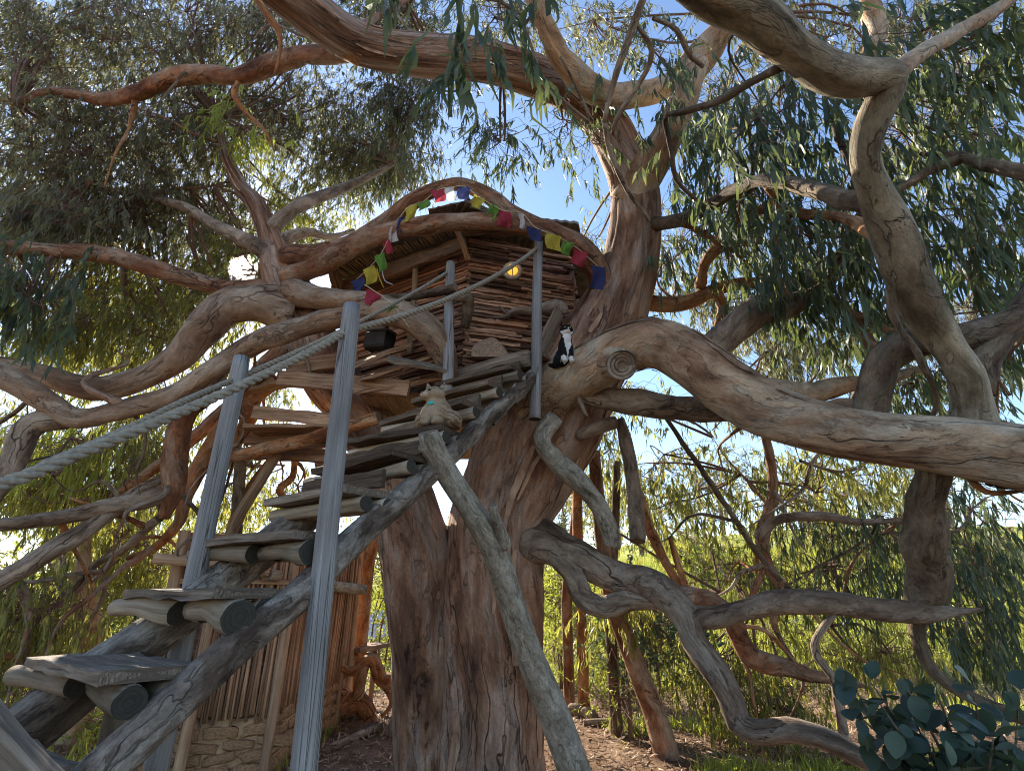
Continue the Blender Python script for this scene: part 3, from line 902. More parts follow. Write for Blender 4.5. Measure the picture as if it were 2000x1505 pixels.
# crooked side branches springing from the limbs
rb = np.random.default_rng(42)
ALL = np.concatenate(LIMB_PTS)
made = 0
for _t in range(4000):
    if made >= 85: break
    p = ALL[int(rb.integers(0, len(ALL)))]
    rel = p - CO; zc = rel @ CF
    if zc < 2.2: continue
    px, py = 1000 + 1000 * (rel @ CX) / zc, 752.5 - 1000 * (rel @ CU) / zc
    d = unit(rb.normal(0, 1, 3) * [1, 0.8, 0.8] + [0, 0.25, -0.15])
    L = rb.uniform(0.5, 1.6)
    e = p + d * L + [0, 0, -0.25 * L]
    re_ = e - CO; ze = re_ @ CF
    if ze < 2.4: continue
    ex, ey = 1000 + 1000 * (re_ @ CX) / ze, 752.5 - 1000 * (re_ @ CU) / ze
    if any(560 < a < 1260 and 180 < b < 1500 for a, b in ((px, py), (ex, ey), ((px + ex) / 2, (py + ey) / 2))): continue
    if not (-150 < px < 2150 and -100 < py < 1450): continue
    if any(abs(a - 475) < 95 and abs(b - 520) < 85 for a, b in ((px, py), (ex, ey), ((px + ex) / 2, (py + ey) / 2))): continue
    if ze < 4.6 and max(px, ex) > 1300 and max(py, ey) > 1100: continue
    r0 = rb.uniform(0.012, 0.034)
    m1 = p + (e - p) * 0.35 + rb.normal(0, 0.09, 3) * L; m2 = p + (e - p) * 0.7 + rb.normal(0, 0.09, 3) * L
    g = Geo()
    q = tube(g, np.array([[*p, r0 * 1.2], [*m1, r0 * .85], [*m2, r0 * .55], [*e, r0 * .2]]), seg=9, ds=0.05, flute=0.12, rough=0.1, seed=made, wob=0.5)
    g.build('side_branch', [[BARK_GREY, BARK_RED, BARK_DARK, BARK_ORANGE][made % 4]] * 2, TREE, flat_caps=False)
    LIMB_PTS.append(q[::3, :3])
    made += 1

# thin pale shoots hanging in front of the upper trunk
SHOOTS = [[(1262, -20, 3.2, 14), (1238, 50, 3.3, 15), (1205, 140, 3.4, 13), (1178, 240, 3.5, 10)],
          [(1238, 40, 3.3, 9), (1272, 100, 3.4, 11), (1250, 160, 3.5, 10), (1205, 230, 3.6, 9), (1195, 262, 3.7, 8)],
          [(1275, 35, 3.3, 9), (1320, 60, 3.4, 11), (1350, 110, 3.5, 10), (1370, 130, 3.6, 9)],
          [(1025, 50, 3.6, 6), (1060, 150, 3.7, 6), (1105, 200, 3.8, 6), (1150, 238, 3.9, 8)],
          [(1095, 110, 3.6, 5), (1130, 180, 3.7, 6), (1155, 235, 3.8, 7)],
          [(1178, 235, 3.6, 9), (1195, 300, 3.7, 10), (1225, 370, 3.8, 9), (1268, 430, 3.9, 8)]]
for s in SHOOTS:
    limb('shoot', s, BARK_GREY, seg=8, flute=0, rough=0.05, ds=0.06)

# pale dead limbs hanging against the trunk
limb('dead_limb', [(1088, 812, 4.55, 34), (1066, 838, 4.5, 36), (1062, 868, 4.45, 36), (1090, 902, 4.45, 38), (1140, 945, 4.4, 38), (1175, 995, 4.4, 36), (1198, 1050, 4.4, 34), (1196, 1068, 4.4, 30)], PROP, seg=18, cut=CUT_BARK)
limb('dead_limb', [(1212, 818, 4.9, 22), (1228, 880, 4.8, 26), (1240, 950, 4.7, 28), (1245, 1010, 4.6, 30), (1243, 1055, 4.5, 30)], BARK_GREY, seg=14, cut=CUT_BARK)
limb('dead_limb', [(1200, 825, 4.75, 26), (1165, 835, 4.7, 26), (1130, 850, 4.75, 20)], BARK_GREY, seg=14, cut=CUT_BARK)
limb('dead_limb', [(1130, 775, 4.6, 22), (1180, 780, 4.6, 44), (1250, 790, 4.5, 50), (1330, 800, 4.45, 48), (1420, 800, 4.2, 44)], BARK_GREY, seg=20)
limb('dead_limb', [(1130, 775, 4.55, 12), (1138, 795, 4.5, 10), (1146, 812, 4.5, 6)], BARK_GREY, seg=8)
limb('bark_flap', [(1150, 640, 5.2, 10), (1165, 700, 5.1, 14), (1120, 760, 5.0, 12)], BARK_GREY, seg=8)
# foliage of the great tree: (px, py, half-width, half-height, near, far, clumps, sprays per clump, leaf length, material, tint)
F_ = LEAF_FAR; N_ = LEAF; O_ = LEAF_OLIVE
FOL = [
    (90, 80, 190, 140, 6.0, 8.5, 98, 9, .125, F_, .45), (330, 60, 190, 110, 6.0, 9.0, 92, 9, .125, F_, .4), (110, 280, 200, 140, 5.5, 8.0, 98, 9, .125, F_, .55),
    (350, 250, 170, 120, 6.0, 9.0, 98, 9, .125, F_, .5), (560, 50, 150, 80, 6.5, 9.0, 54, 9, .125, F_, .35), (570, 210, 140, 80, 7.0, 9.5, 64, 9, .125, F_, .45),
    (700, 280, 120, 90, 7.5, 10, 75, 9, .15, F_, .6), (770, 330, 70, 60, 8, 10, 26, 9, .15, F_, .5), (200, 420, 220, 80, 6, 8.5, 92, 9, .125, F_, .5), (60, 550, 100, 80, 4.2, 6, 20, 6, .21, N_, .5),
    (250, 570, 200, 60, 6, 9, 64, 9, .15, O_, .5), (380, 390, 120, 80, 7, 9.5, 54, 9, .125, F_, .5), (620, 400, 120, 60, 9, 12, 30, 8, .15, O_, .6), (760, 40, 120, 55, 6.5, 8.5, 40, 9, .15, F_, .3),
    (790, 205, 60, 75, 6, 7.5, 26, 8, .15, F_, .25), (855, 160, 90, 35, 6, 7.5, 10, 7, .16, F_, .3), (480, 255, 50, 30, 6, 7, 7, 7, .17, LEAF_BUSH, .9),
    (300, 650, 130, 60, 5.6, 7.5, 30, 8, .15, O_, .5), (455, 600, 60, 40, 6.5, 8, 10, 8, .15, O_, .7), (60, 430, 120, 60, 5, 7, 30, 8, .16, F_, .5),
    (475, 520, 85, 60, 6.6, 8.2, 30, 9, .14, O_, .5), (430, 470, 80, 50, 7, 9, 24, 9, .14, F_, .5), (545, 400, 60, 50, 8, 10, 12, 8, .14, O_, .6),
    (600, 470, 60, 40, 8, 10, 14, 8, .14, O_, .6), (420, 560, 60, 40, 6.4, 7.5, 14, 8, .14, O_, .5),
    # middle
    (925, -60, 30, 60, 2.5, 3.0, 4, 3, .27, N_, .6), (965, 20, 35, 50, 2.8, 3.2, 5, 3, .26, N_, .55),
    (965, 270, 60, 30, 5.4, 6.2, 8, 6, .16, N_, .3), (1090, 245, 80, 30, 5.4, 6.2, 6, 5, .15, N_, .3), (1165, 280, 30, 30, 5.4, 6.2, 3, 5, .16, N_, .45),
    (1000, 20, 90, 50, 6, 8, 14, 7, .16, F_, .4), (1180, 60, 110, 60, 6, 9, 20, 7, .15, F_, .5), (1150, 470, 40, 30, 7.4, 8.2, 5, 6, .15, O_, .6),
    (1290, 90, 50, 60, 4, 6, 6, 5, .18, N_, .5),
    # right: long leaves near, fine ones beyond
    (1400, 260, 110, 110, 3.8, 6.2, 30, 3, .23, N_, .45), (1530, 210, 120, 110, 3.4, 5.5, 26, 3, .24, N_, .4), (1640, 50, 280, 70, 5, 8, 50, 6, .16, F_, .4),
    (1860, 70, 160, 100, 2.8, 5, 36, 3, .24, N_, .45), (1880, 250, 140, 110, 3.2, 6, 40, 3, .23, N_, .45), (1560, 330, 130, 90, 3.4, 5.5, 19, 3, .24, N_, .35),
    (1620, 460, 120, 90, 3.2, 5, 18, 3, .24, N_, .3), (1420, 450, 110, 90, 4.5, 7.5, 36, 4, .20, N_, .5), (1910, 450, 120, 110, 3.3, 6, 40, 3, .23, N_, .35),
    (1590, 570, 110, 80, 4, 6, 17, 4, .22, N_, .3), (1440, 600, 130, 70, 6.5, 9.5, 34, 8, .16, F_, .5), (1690, 610, 100, 90, 4, 6, 22, 4, .22, N_, .35),
    (1300, 490, 50, 80, 5.5, 8, 10, 5, .18, N_, .4), (1560, 690, 150, 55, 6.5, 9, 36, 7, .16, F_, .5), (1840, 760, 140, 60, 5, 8, 24, 6, .18, N_, .4),
    (1950, 620, 80, 70, 3.4, 5, 14, 4, .23, N_, .35), (1760, 250, 80, 100, 3.6, 6, 24, 3, .22, N_, .4), (1490, 780, 120, 40, 7, 9, 16, 7, .16, F_, .5),
    (1450, 180, 160, 120, 7.5, 11, 26, 6, .15, F_, .55), (1850, 200, 180, 180, 7.5, 11, 30, 6, .15, F_, .55), (1700, 450, 220, 120, 7.5, 11, 30, 6, .15, F_, .5), (1400, 420, 120, 100, 8, 11, 26, 6, .15, F_, .6),
    (1900, 640, 120, 100, 7, 10, 30, 6, .15, F_, .5),
    # curtains behind, right
    (1340, 1010, 150, 80, 8.5, 11.5, 14, 7, .15, LEAF_OLIVE, .6), (1180, 980, 80, 90, 8.5, 11, 17, 8, .15, LEAF_OLIVE, .6), (1700, 1050, 200, 80, 8.5, 12, 12, 7, .15, LEAF_OLIVE, .6), (1320, 930, 120, 120, 6, 9, 28, 6, .17, O_, .4), (1530, 960, 150, 110, 5.8, 8.5, 32, 6, .17, O_, .35), (1850, 1020, 160, 100, 4.4, 7, 26, 6, .18, N_, .4), (1690, 930, 110, 90, 6, 8.5, 19, 6, .17, O_, .4),
    (1480, 1130, 150, 90, 6, 8.5, 26, 6, .17, O_, .4), (1920, 1180, 120, 120, 3.8, 6, 23, 6, .18, N_, .25), (1640, 1080, 120, 90, 5, 7.5, 19, 6, .17, N_, .4), (1400, 1290, 110, 70, 5.5, 7, 18, 8, .16, O_, .4),
    (1720, 1270, 120, 70, 5, 7.5, 15, 8, .16, O_, .5), (1250, 1200, 70, 90, 6.5, 8.5, 14, 8, .16, O_, .5), (1240, 780, 50, 40, 6.5, 8, 5, 8, .16, O_, .4),
    (1530, 1370, 90, 50, 5.2, 6.4, 14, 8, .15, O_, .3),
    # curtains behind, left
    (180, 690, 200, 60, 8, 11, 44, 8, .14, O_, .55), (50, 850, 110, 80, 8, 11, 30, 8, .14, O_, .55), (470, 770, 80, 70, 8, 11, 16, 8, .14, O_, .6), (330, 800, 100, 60, 8, 11, 24, 8, .14, O_, .6),
    (90, 930, 150, 90, 5.5, 8, 44, 9, .16, O_, .55), (250, 980, 180, 90, 8, 11, 50, 8, .15, LEAF_BUSH, .5), (500, 960, 120, 60, 9, 12, 20, 8, .14, O_, .6), (260, 870, 140, 80, 6, 8.5, 36, 9, .16, O_, .5), (60, 1180, 110, 110, 4.2, 6.2, 34, 9, .16, O_, .55), (250, 1080, 140, 80, 6, 8.5, 34, 9, .16, O_, .6),
    (440, 950, 60, 60, 6.5, 8.5, 10, 8, .15, O_, .6), (120, 650, 120, 50, 5.2, 7, 18, 8, .17, O_, .5), (590, 960, 50, 50, 7, 9, 7, 8, .15, O_, .6), (30, 1330, 70, 70, 4, 5.5, 10, 8, .15, O_, .6),
    (150, 860, 100, 60, 5, 6.5, 12, 8, .16, LEAF_BUSH, .6), (470, 840, 40, 30, 6.5, 7.5, 4, 8, .15, LEAF_BUSH, .7),
]
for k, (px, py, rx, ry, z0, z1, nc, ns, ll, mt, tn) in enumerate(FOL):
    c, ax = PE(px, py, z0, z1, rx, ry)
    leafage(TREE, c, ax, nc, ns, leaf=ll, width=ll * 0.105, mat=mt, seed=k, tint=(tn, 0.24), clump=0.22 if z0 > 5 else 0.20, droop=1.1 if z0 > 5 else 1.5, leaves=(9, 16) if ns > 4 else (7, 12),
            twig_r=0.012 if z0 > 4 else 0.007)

# ================================================================== trees, shrubs and plants behind
def small_tree(name, label, pts, mat, crown=None, lmat=None, cat='tree', seed=0, group=None, leaf=.15):
    w = np.array([[*P(a, b, z), wd * z / 2000.0] for a, b, z, wd in pts])
    base = w[0, :3].copy(); base[2] = float(gh(base[0], base[1]))
    w[0, :3] = base - [0, 0, 0.08]
    t_ = thing(name, base, label, cat, group)
    g = Geo(); tube(g, w, seg=18, ds=0.06, flute=0.12, rough=0.08, twist=0.4, seed=seed)
    g.build('trunk', [mat, mat], t_, flat_caps=False)
    for q, (px, py, rx, ry, z0, z1, nc, ns, tn) in enumerate(crown or []):
        c, ax = PE(px, py, z0, z1, rx, ry)
        d = np.linalg.norm(w[:, :3] - c, axis=1)
        leafage(t_, c, ax, nc, ns, leaf=leaf, width=leaf * 0.11, mat=lmat or LEAF_OLIVE, seed=300 + seed * 7 + q, tint=(tn, .24), anchor=w[int(np.argmin(d)), :3], fname='crown')
    return t_


small_tree('slender_tree', 'slender rough-barked tree with stones at its foot, left of a smooth pair', [(1112, 1385, 7.5, 22), (1110, 1280, 7.6, 21), (1108, 1150, 7.7, 20), (1125, 1000, 7.8, 18), (1130, 850, 7.9, 15), (1100, 700, 8.2, 10)], BARK_RED,
           [(1130, 800, 70, 60, 7.5, 9.5, 12, 8, .5)], seed=1)
small_tree('slender_tree', 'slender smooth orange tree standing against a rougher one', [(1141, 1392, 7.3, 24), (1138, 1280, 7.35, 22), (1133, 1150, 7.4, 21), (1128, 1000, 7.5, 20), (1135, 880, 7.6, 18), (1165, 740, 7.8, 14)], BARK_ORANGE,
           [(1180, 900, 60, 70, 7.5, 9.5, 10, 8, .5)], seed=2)
small_tree('leaning_tree', 'dark reddish tree leaning left under the lower limb', [(1305, 1478, 5.5, 52), (1280, 1400, 5.55, 44), (1245, 1310, 5.6, 40), (1215, 1230, 5.65, 36), (1192, 1160, 5.7, 30), (1170, 1000, 5.9, 28), (1160, 880, 6.1, 22)], BARK_RED,
           [(1220, 1180, 40, 40, 5.6, 6.6, 5, 7, .5)], seed=3)
small_tree('slender_tree', 'short dark trunk just left of the leaning tree', [(1205, 1420, 6.3, 26), (1198, 1340, 6.35, 22), (1194, 1260, 6.4, 22), (1190, 1180, 6.45, 20), (1200, 1050, 6.6, 18), (1205, 900, 6.8, 14)], BARK_DARK, seed=4)
small_tree('broken_trunk', 'broken pale stump with peeling bark behind the lowest steps', [(172, 1330, 6.2, 56), (172, 1260, 6.25, 48), (168, 1190, 6.3, 42), (160, 1145, 6.3, 40), (165, 1080, 6.35, 22), (170, 980, 6.4, 16)], BARK_TAN, seed=5)
small_tree('orange_sapling', 'orange-barked tree behind the upper stairs, left of the trunk', [(700, 1300, 7.8, 30), (712, 1150, 7.9, 28), (722, 1080, 8, 26), (745, 980, 8.1, 22), (760, 900, 8.3, 18)], BARK_ORANGE, [(760, 900, 60, 50, 7.5, 9.5, 10, 8, .5)], seed=6)


def shrub(label, px, py, rx, ry, z0, z1, nc, ns, mat, tn, seed, leaf=0.09, wf=0.25, droop=0.05, name='shrub', group='shrubs in the sun behind the tree'):
    c, ax = PE(px, py, z0, z1, rx, ry)
    base = np.array([c[0], c[1], float(gh(c[0], c[1])) - 0.05])
    t_ = thing(name, base, label, 'shrub', group)
    c = c.copy(); c[2] = max(c[2], base[2] + 0.3)
    leafage(t_, c, ax, nc, ns, leaf=leaf, width=leaf * wf, mat=mat, seed=500 + seed, tint=(tn, .25), anchor=base, droop=droop, clump=0.28, leaves=(9, 15), twig_r=0.014, fname='crown')
    return t_


shrub('tall yellow-green bush beside the grey shack roof', 760, 1150, 60, 90, 9, 11.5, 26, 9, LEAF_BUSH, .7, 1)
shrub('low bright bush right of the fallen twisted branch', 770, 1300, 50, 80, 9.5, 11, 18, 9, LEAF_BUSH, .8, 2)
shrub('bright bush below the lowest steps, at the picture edge', 60, 1300, 110, 120, 6.5, 9, 30, 9, LEAF_BUSH, .7, 3)
shrub('dark glossy bush behind the third step', 310, 1150, 90, 70, 7.5, 9.5, 30, 9, LEAF_ROUND, .8, 4, .08, .45)
shrub('yellow feathery bush behind the broken stump', 200, 1180, 120, 110, 8, 10.5, 34, 9, LEAF_BUSH, .9, 5)
shrub('leafy bush between the slender trees and the trunk', 1090, 1200, 40, 120, 8.5, 10.5, 22, 9, LEAF_BUSH, .6, 6)
shrub('loose green bush right of the slender pair', 1200, 1260, 60, 90, 7.5, 9.5, 24, 9, LEAF_BUSH, .5, 7)
shrub('round-leaved green bush behind the lower forked limb', 1270, 1240, 60, 60, 6, 7.2, 22, 9, LEAF_ROUND, .9, 8, .07, .5)
shrub('wide sunlit bush on the slope beyond the level branch', 1550, 1260, 150, 60, 9, 12, 34, 9, LEAF_BUSH, .7, 9)
shrub('pale bush at far right on the slope', 1900, 1300, 120, 60, 9, 12, 28, 9, LEAF_BUSH, .8, 10)
shrub('small fine-leaved seedling at the foot of the leaning tree', 1225, 1360, 28, 55, 5.9, 6.5, 9, 8, LEAF_BUSH, .6, 11, .06, .12)
shrub('distant blue-green thicket between the shack and the trunk', 740, 1060, 60, 60, 16, 20, 30, 9, LEAF_FAR, .5, 12, .14, .3)
shrub('grassy weed clump below the second step', 250, 1420, 70, 50, 5.5, 7, 14, 9, LEAF_BUSH, .9, 13, .08, .35)
def slope_bush(name, label, px, dist, rad, hgt, mat, tn, seed, cat='shrub', group='bushes dotted over the far slope', leaf=0.30, n=26):
    d_ = (P(px, 1160, 1.0) - CO); d_ = d_ / np.linalg.norm(d_[:2])
    x_, y_ = d_[0] * dist, d_[1] * dist
    z_ = float(gh(x_, y_))
    t_ = thing(name, (x_, y_, z_ - 0.1), label, cat, group)
    g = Geo(); tube(g, np.array([[x_, y_, z_ - 0.2, 0.10 + hgt * .02], [x_ + .1, y_, z_ + hgt * .35, .08 + hgt * .012], [x_, y_ + .1, z_ + hgt * .8, .04]]), seg=8, ds=0.4, rough=0.1, seed=seed)
    g.build('trunk', [BARK_GREY, BARK_GREY], t_, flat_caps=False)
    leafage(t_, np.array([x_, y_, z_ + hgt * 0.58]), (rad, rad, hgt * 0.42), n, 8, leaf=leaf, width=leaf * 0.3, mat=mat, seed=seed + 800, tint=(tn, .25), anchor=(x_, y_, z_ + hgt * .3),
            droop=0.1, clump=rad * 0.22, leaves=(9, 14), spray=(0.4, 0.9), twig_r=0.04, fname='crown')


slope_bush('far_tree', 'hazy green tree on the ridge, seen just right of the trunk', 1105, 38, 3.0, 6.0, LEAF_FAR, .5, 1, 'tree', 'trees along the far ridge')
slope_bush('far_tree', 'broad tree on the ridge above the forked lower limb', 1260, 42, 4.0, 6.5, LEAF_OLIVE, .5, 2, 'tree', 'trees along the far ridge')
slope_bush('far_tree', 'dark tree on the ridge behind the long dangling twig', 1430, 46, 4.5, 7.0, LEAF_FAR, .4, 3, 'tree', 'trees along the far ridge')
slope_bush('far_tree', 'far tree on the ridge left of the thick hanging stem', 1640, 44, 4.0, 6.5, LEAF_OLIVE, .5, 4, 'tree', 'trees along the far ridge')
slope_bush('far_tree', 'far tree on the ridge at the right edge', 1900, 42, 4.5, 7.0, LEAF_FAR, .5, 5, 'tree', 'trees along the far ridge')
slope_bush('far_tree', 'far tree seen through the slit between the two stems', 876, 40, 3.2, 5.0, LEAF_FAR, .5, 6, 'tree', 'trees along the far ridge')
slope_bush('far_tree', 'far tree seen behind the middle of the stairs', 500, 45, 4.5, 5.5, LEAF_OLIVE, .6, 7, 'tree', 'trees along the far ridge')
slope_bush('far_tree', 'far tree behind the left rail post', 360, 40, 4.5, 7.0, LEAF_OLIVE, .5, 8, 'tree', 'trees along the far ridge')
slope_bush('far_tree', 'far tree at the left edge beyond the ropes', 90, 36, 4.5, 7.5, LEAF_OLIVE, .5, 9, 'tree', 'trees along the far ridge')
slope_bush('shrub', 'round bush on the slope under the forked limb', 1380, 19, 1.2, 1.6, LEAF_BUSH, .4, 11, leaf=0.16)
slope_bush('shrub', 'round bush on the slope right of the wiggling thin stem', 1690, 22, 1.5, 1.9, LEAF_BUSH, .45, 12, leaf=0.16)
slope_bush('shrub', 'olive bush on the slope near the right edge', 1930, 20, 1.4, 1.8, LEAF_OLIVE, .5, 13, leaf=0.16)
slope_bush('shrub', 'yellow bush just right of the trunk at meadow level', 1090, 16, 1.2, 1.7, LEAF_BUSH, .8, 14, leaf=0.14)
slope_bush('shrub', 'yellow-green bush left of the broken stump', 60, 15, 1.4, 1.9, LEAF_BUSH, .8, 15, leaf=0.14)
slope_bush('shrub', 'tall loose bush behind the left rail post', 420, 17, 1.6, 2.6, LEAF_BUSH, .6, 16, leaf=0.16)

# ================================================================== staircase
S0 = np.array([-1.2946, 1.8729, -0.2241 + EYE])
SD = np.array([0.15921, 0.24803, 0.24992])
DH = unit(np.array([SD[0], SD[1], 0]))
TW = np.array([-DH[1], DH[0], 0])           # along a tread, away from the viewer
UP = np.array([0, 0, 1.0])
STAIR = thing('staircase', S0 - 4.5 * SD - [0, 0, 0.1], 'rustic wooden staircase of planks on logs climbing to the treehouse', 'staircase')


def SB(k, along=0.0, fwd=0.0, up=0.0):
    return S0 + k * SD + TW * along + DH * fwd + UP * up


for lat, rad, sd in ((0.0, 0.064, 1), (0.72, 0.092, 2)):
    pts = []
    for k in np.arange(-4.6, 9.25, 0.8):
        b = SB(k, lat - 0.01, 0.12, -0.215)
        pts.append([*b, rad * (1.1 - 0.012 * k)])
    if lat == 0:
        pts = pts[:]
    w = np.array(pts)
    w[:, :3] += RNG.normal(0, 0.008, (len(w), 3))
    one_log('stringer', w, [STRINGER, ENDLOG], STAIR, seg=28, ds=0.06, flute=0.14, rough=0.09, twist=0.2, seed=sd)

rg = np.random.default_rng(5)
LEN = [.8, .8, .82, .8, .8, .78, .84, .8, .8, .8, .8, .8, .8, .8]
for k in range(-4, 9):
    d = 0.30 if k > 0 else 0.31
    L = LEN[k % 10]
    yaw = rg.normal(0, 0.02)
    a = SB(k, -0.0, d / 2 + 0.0 + yaw, -0.025)
    b = SB(k, L, d / 2 - yaw, -0.025)
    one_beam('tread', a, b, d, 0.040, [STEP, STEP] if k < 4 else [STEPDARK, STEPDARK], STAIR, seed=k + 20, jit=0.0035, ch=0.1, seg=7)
    # two logs under each tread, cut ends towards the viewer
    r1, r2 = (0.052, 0.048) if k < 3 else (0.042, 0.04)
    if k == 1: r1, r2 = 0.064, 0.056
    if k in (-1, 0, 1, 2):
        for q, (e0, e1, fo, rr, sk) in enumerate(((-0.035, 0.36, 0.075, r1, 0.05), (-0.02, 0.62, 0.215, r2, 0.0), (0.44, 0.92, 0.085, r2 * 0.95, -0.04), (0.30, 0.86, 0.14, r2 * 0.8, 0.03))):
            e0 += rg.uniform(-0.02, 0.02)
            p0 = SB(k, e0, fo, -0.046 - rr); p1 = SB(k, e1, fo + sk, -0.046 - rr * 0.8)
            mid = (p0 + p1) / 2 + rg.normal(0, 0.012, 3)
            one_log('log', np.array([[*p0, rr], [*(p0 + (p1 - p0) * .2), rr * 0.97], [*mid, rr * rg.uniform(0.68, 0.9)], [*p1, rr * rg.uniform(0.6, 0.85)]]), [STEPLOG, ENDLOG], STAIR,
                    seg=18, ds=0.05, flute=0.14, rough=0.07, seed=k * 5 + q + 90, wob=0.12)
    for q, (rr, fo) in enumerate(() if k in (-1, 0, 1, 2) else ((r1, 0.085), (r2, 0.215))):
        e0 = -0.03 + rg.uniform(-0.02, 0.03)
        p0 = SB(k, e0, fo, -0.05 - rr)
        p1 = SB(k, L + rg.uniform(-0.02, 0.12), fo + rg.normal(0, 0.03), -0.05 - rr * 0.9)
        mid = (p0 + p1) / 2 + rg.normal(0, 0.012, 3)
        one_log('log', np.array([[*p0, rr], [*mid, rr * rg.uniform(0.8, 0.98)], [*p1, rr * rg.uniform(0.75, 0.95)]]), [STEPLOG, ENDLOG], STAIR,
                seg=18, ds=0.05, flute=0.10, rough=0.05, seed=k * 3 + q + 40)
    if k >= 3:
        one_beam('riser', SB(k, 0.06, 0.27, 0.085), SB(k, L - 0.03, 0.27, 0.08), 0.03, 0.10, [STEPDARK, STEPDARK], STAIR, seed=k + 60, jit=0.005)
    if k in (1, 2, 3, 4, 5, 6, 7):
        p0 = SB(k, 0.0, 0.32, -0.085); p1 = SB(k + 0.55, 0.0, 0.32, -0.085)
        one_beam('block', p0, p1, 0.075, 0.07, [STEP, ENDLOG], STAIR, seed=k, seg=2)

# rail posts: vertical poles bolted to the stringers
POSTS = [((-0.80, 2.44, -0.05), (-0.871, 2.42, 3.01), 0.051), ((-1.60, 2.79, -0.05), (-1.63, 2.80, 2.88), 0.051),
         ((-0.575, 4.26, 3.05), (-0.615, 4.29, 4.66), 0.049), ((0.195, 4.15, 2.98), (0.262, 4.15, 4.84), 0.048),
         ((-2.02, 0.78, -0.05), (-2.06, 0.80, 1.62), 0.051)]
for a, b, r in POSTS:
    a, b = np.array(a), np.array(b)
    pts = np.array([[*a, r * 1.06], [*(a + (b - a) * .33 + [.004, 0, 0]), r * 1.03], [*(a + (b - a) * .66 - [.003, 0, 0]), r * 0.98], [*(b - unit(b - a) * .03), r * 0.93], [*b, r * 0.80]])
    one_log('post', pts, [POST, ENDLOG], STAIR, seg=26, ds=0.05, flute=0.02, rough=0.012, seed=int(r * 1000 + a[1] * 10))
# a rail timber at the bottom-left corner, close to the viewer
one_beam('rail_timber', P(-150, 1265, 1.35), P(125, 1570, 1.20), 0.065, 0.06, [STEP, ENDLOG], STAIR, seed=3)
# support posts under the stairs
for p, r in ((SB(0.9, 0.70, 0.12), 0.075), (SB(-0.6, 0.0, 0.35), 0.05)):
    g_ = float(gh(p[0], p[1]))
    one_log('support_post', np.array([[p[0], p[1], g_ - .05, r], [p[0] + .01, p[1], p[2] * .5, r], [p[0], p[1], p[2] - 0.24, r * .95]]), [BARK_DARK, ENDLOG], STAIR, seg=18, ds=0.08, flute=0.08, rough=0.04, seed=int(p[0] * 50) % 40)


# ================================================================== ropes
def rope(name, pts, rad, label, sag=None):
    c = resample(np.array([[*p, rad] for p in pts]), 0.012)
    t_, N, B = frames(c[:, :3])
    s = np.concatenate([[0], np.cumsum(np.linalg.norm(np.diff(c[:, :3], axis=0), axis=1))])
    g = Geo()
    for st in range(3):
        a = s / (rad * 5.2) * 2 * math.pi / 1.15 + st * 2 * math.pi / 3
        q = c[:, :3] + rad * 0.50 * (np.cos(a)[:, None] * N + np.sin(a)[:, None] * B)
        w = np.c_[q, np.full(len(q), rad * 0.56)]
        # rings straight, no resampling needed
        tt, n2, b2 = frames(q)
        seg = 7
        th = np.linspace(0, 2 * math.pi, seg, endpoint=False)
        V = (q[:, None] + rad * 0.56 * (np.cos(th)[None, :, None] * n2[:, None] + np.sin(th)[None, :, None] * b2[:, None])).reshape(-1, 3)
        i = np.arange(len(q) - 1)[:, None] * seg
        j = np.arange(seg)[None]; j2 = (j + 1) % seg
        g.add(V, np.stack([i + j, i + j2, i + seg + j2, i + seg + j], -1).reshape(-1, 4))
    o = g.build(name, ROPE, None, flat_caps=False)
    tag(o, label, 'rope', 'rope handrails of the stairs')
    return o


def sagline(a, b, sag, n=8):
    a, b = np.asarray(a, float), np.asarray(b, float)
    return [a + (b - a) * f - UP * sag * 4 * f * (1 - f) for f in np.linspace(0, 1, n)]


t2 = np.array([-0.868, 2.42, 2.90]); t1 = np.array([-1.63, 2.80, 2.79]); t3 = np.array([-0.613, 4.29, 4.58]); t4 = np.array([0.26, 4.15, 4.75])
b2_ = P(-10, 948, 1.36); b2e = np.array([-2.05, 0.80, 1.52])
rope('rope_handrail', sagline(b2e, b2_, 0.02, 4)[:-1] + sagline(b2_, t2, 0.035) + sagline(t2, t4, 0.10)[1:] + [t4 + [0.03, 0.05, -0.02]], 0.0195, 'thick twisted rope running through the two posts nearest the viewer')
b1e = np.array([-2.75, 1.15, 1.40])
rope('rope_handrail', [np.array([-2.6, 0.95, 1.36]), P(-60, 962, 1.75), P(100, 900, 2.0), P(250, 836, 2.3), P(350, 787, 2.55), t1] + sagline(t1, t3, 0.05)[1:] + [t3 + [0.04, 0.03, 0.0]], 0.017, 'twisted rope on the far side of the stairs')

# ================================================================== leaning prop log
PR = thing('prop_log', P(1150, 1560, 3.55) * [1, 1, 0], 'pale lichen-spotted forked log leaning against the stair beam in front of the trunk', 'log')
w = np.array([[*P(a, b, z), wd * z / 2000] for a, b, z, wd in [(836, 843, 3.12, 40), (845, 872, 3.13, 48), (880, 935, 3.18, 47), (930, 1010, 3.24, 48), (972, 1090, 3.3, 50), (1000, 1180, 3.35, 51), (1035, 1280, 3.4, 54), (1080, 1390, 3.46, 60), (1122, 1505, 3.44, 63), (1190, 1690, 3.42, 66)]])
one_log('shaft', w, [PROP, CUT_BARK], PR, seg=26, ds=0.05, flute=0.07, rough=0.035, twist=0.3, seed=9)
one_log('fork_stub', np.array([[*P(985, 1065, 3.28), .05], [*P(975, 1030, 3.22), .034], [*P(966, 1005, 3.18), .03], [*P(962, 985, 3.16), .024]]), [PROP, CUT_BARK], PR, seg=14, ds=0.03, flute=0.06, rough=0.04, seed=3)
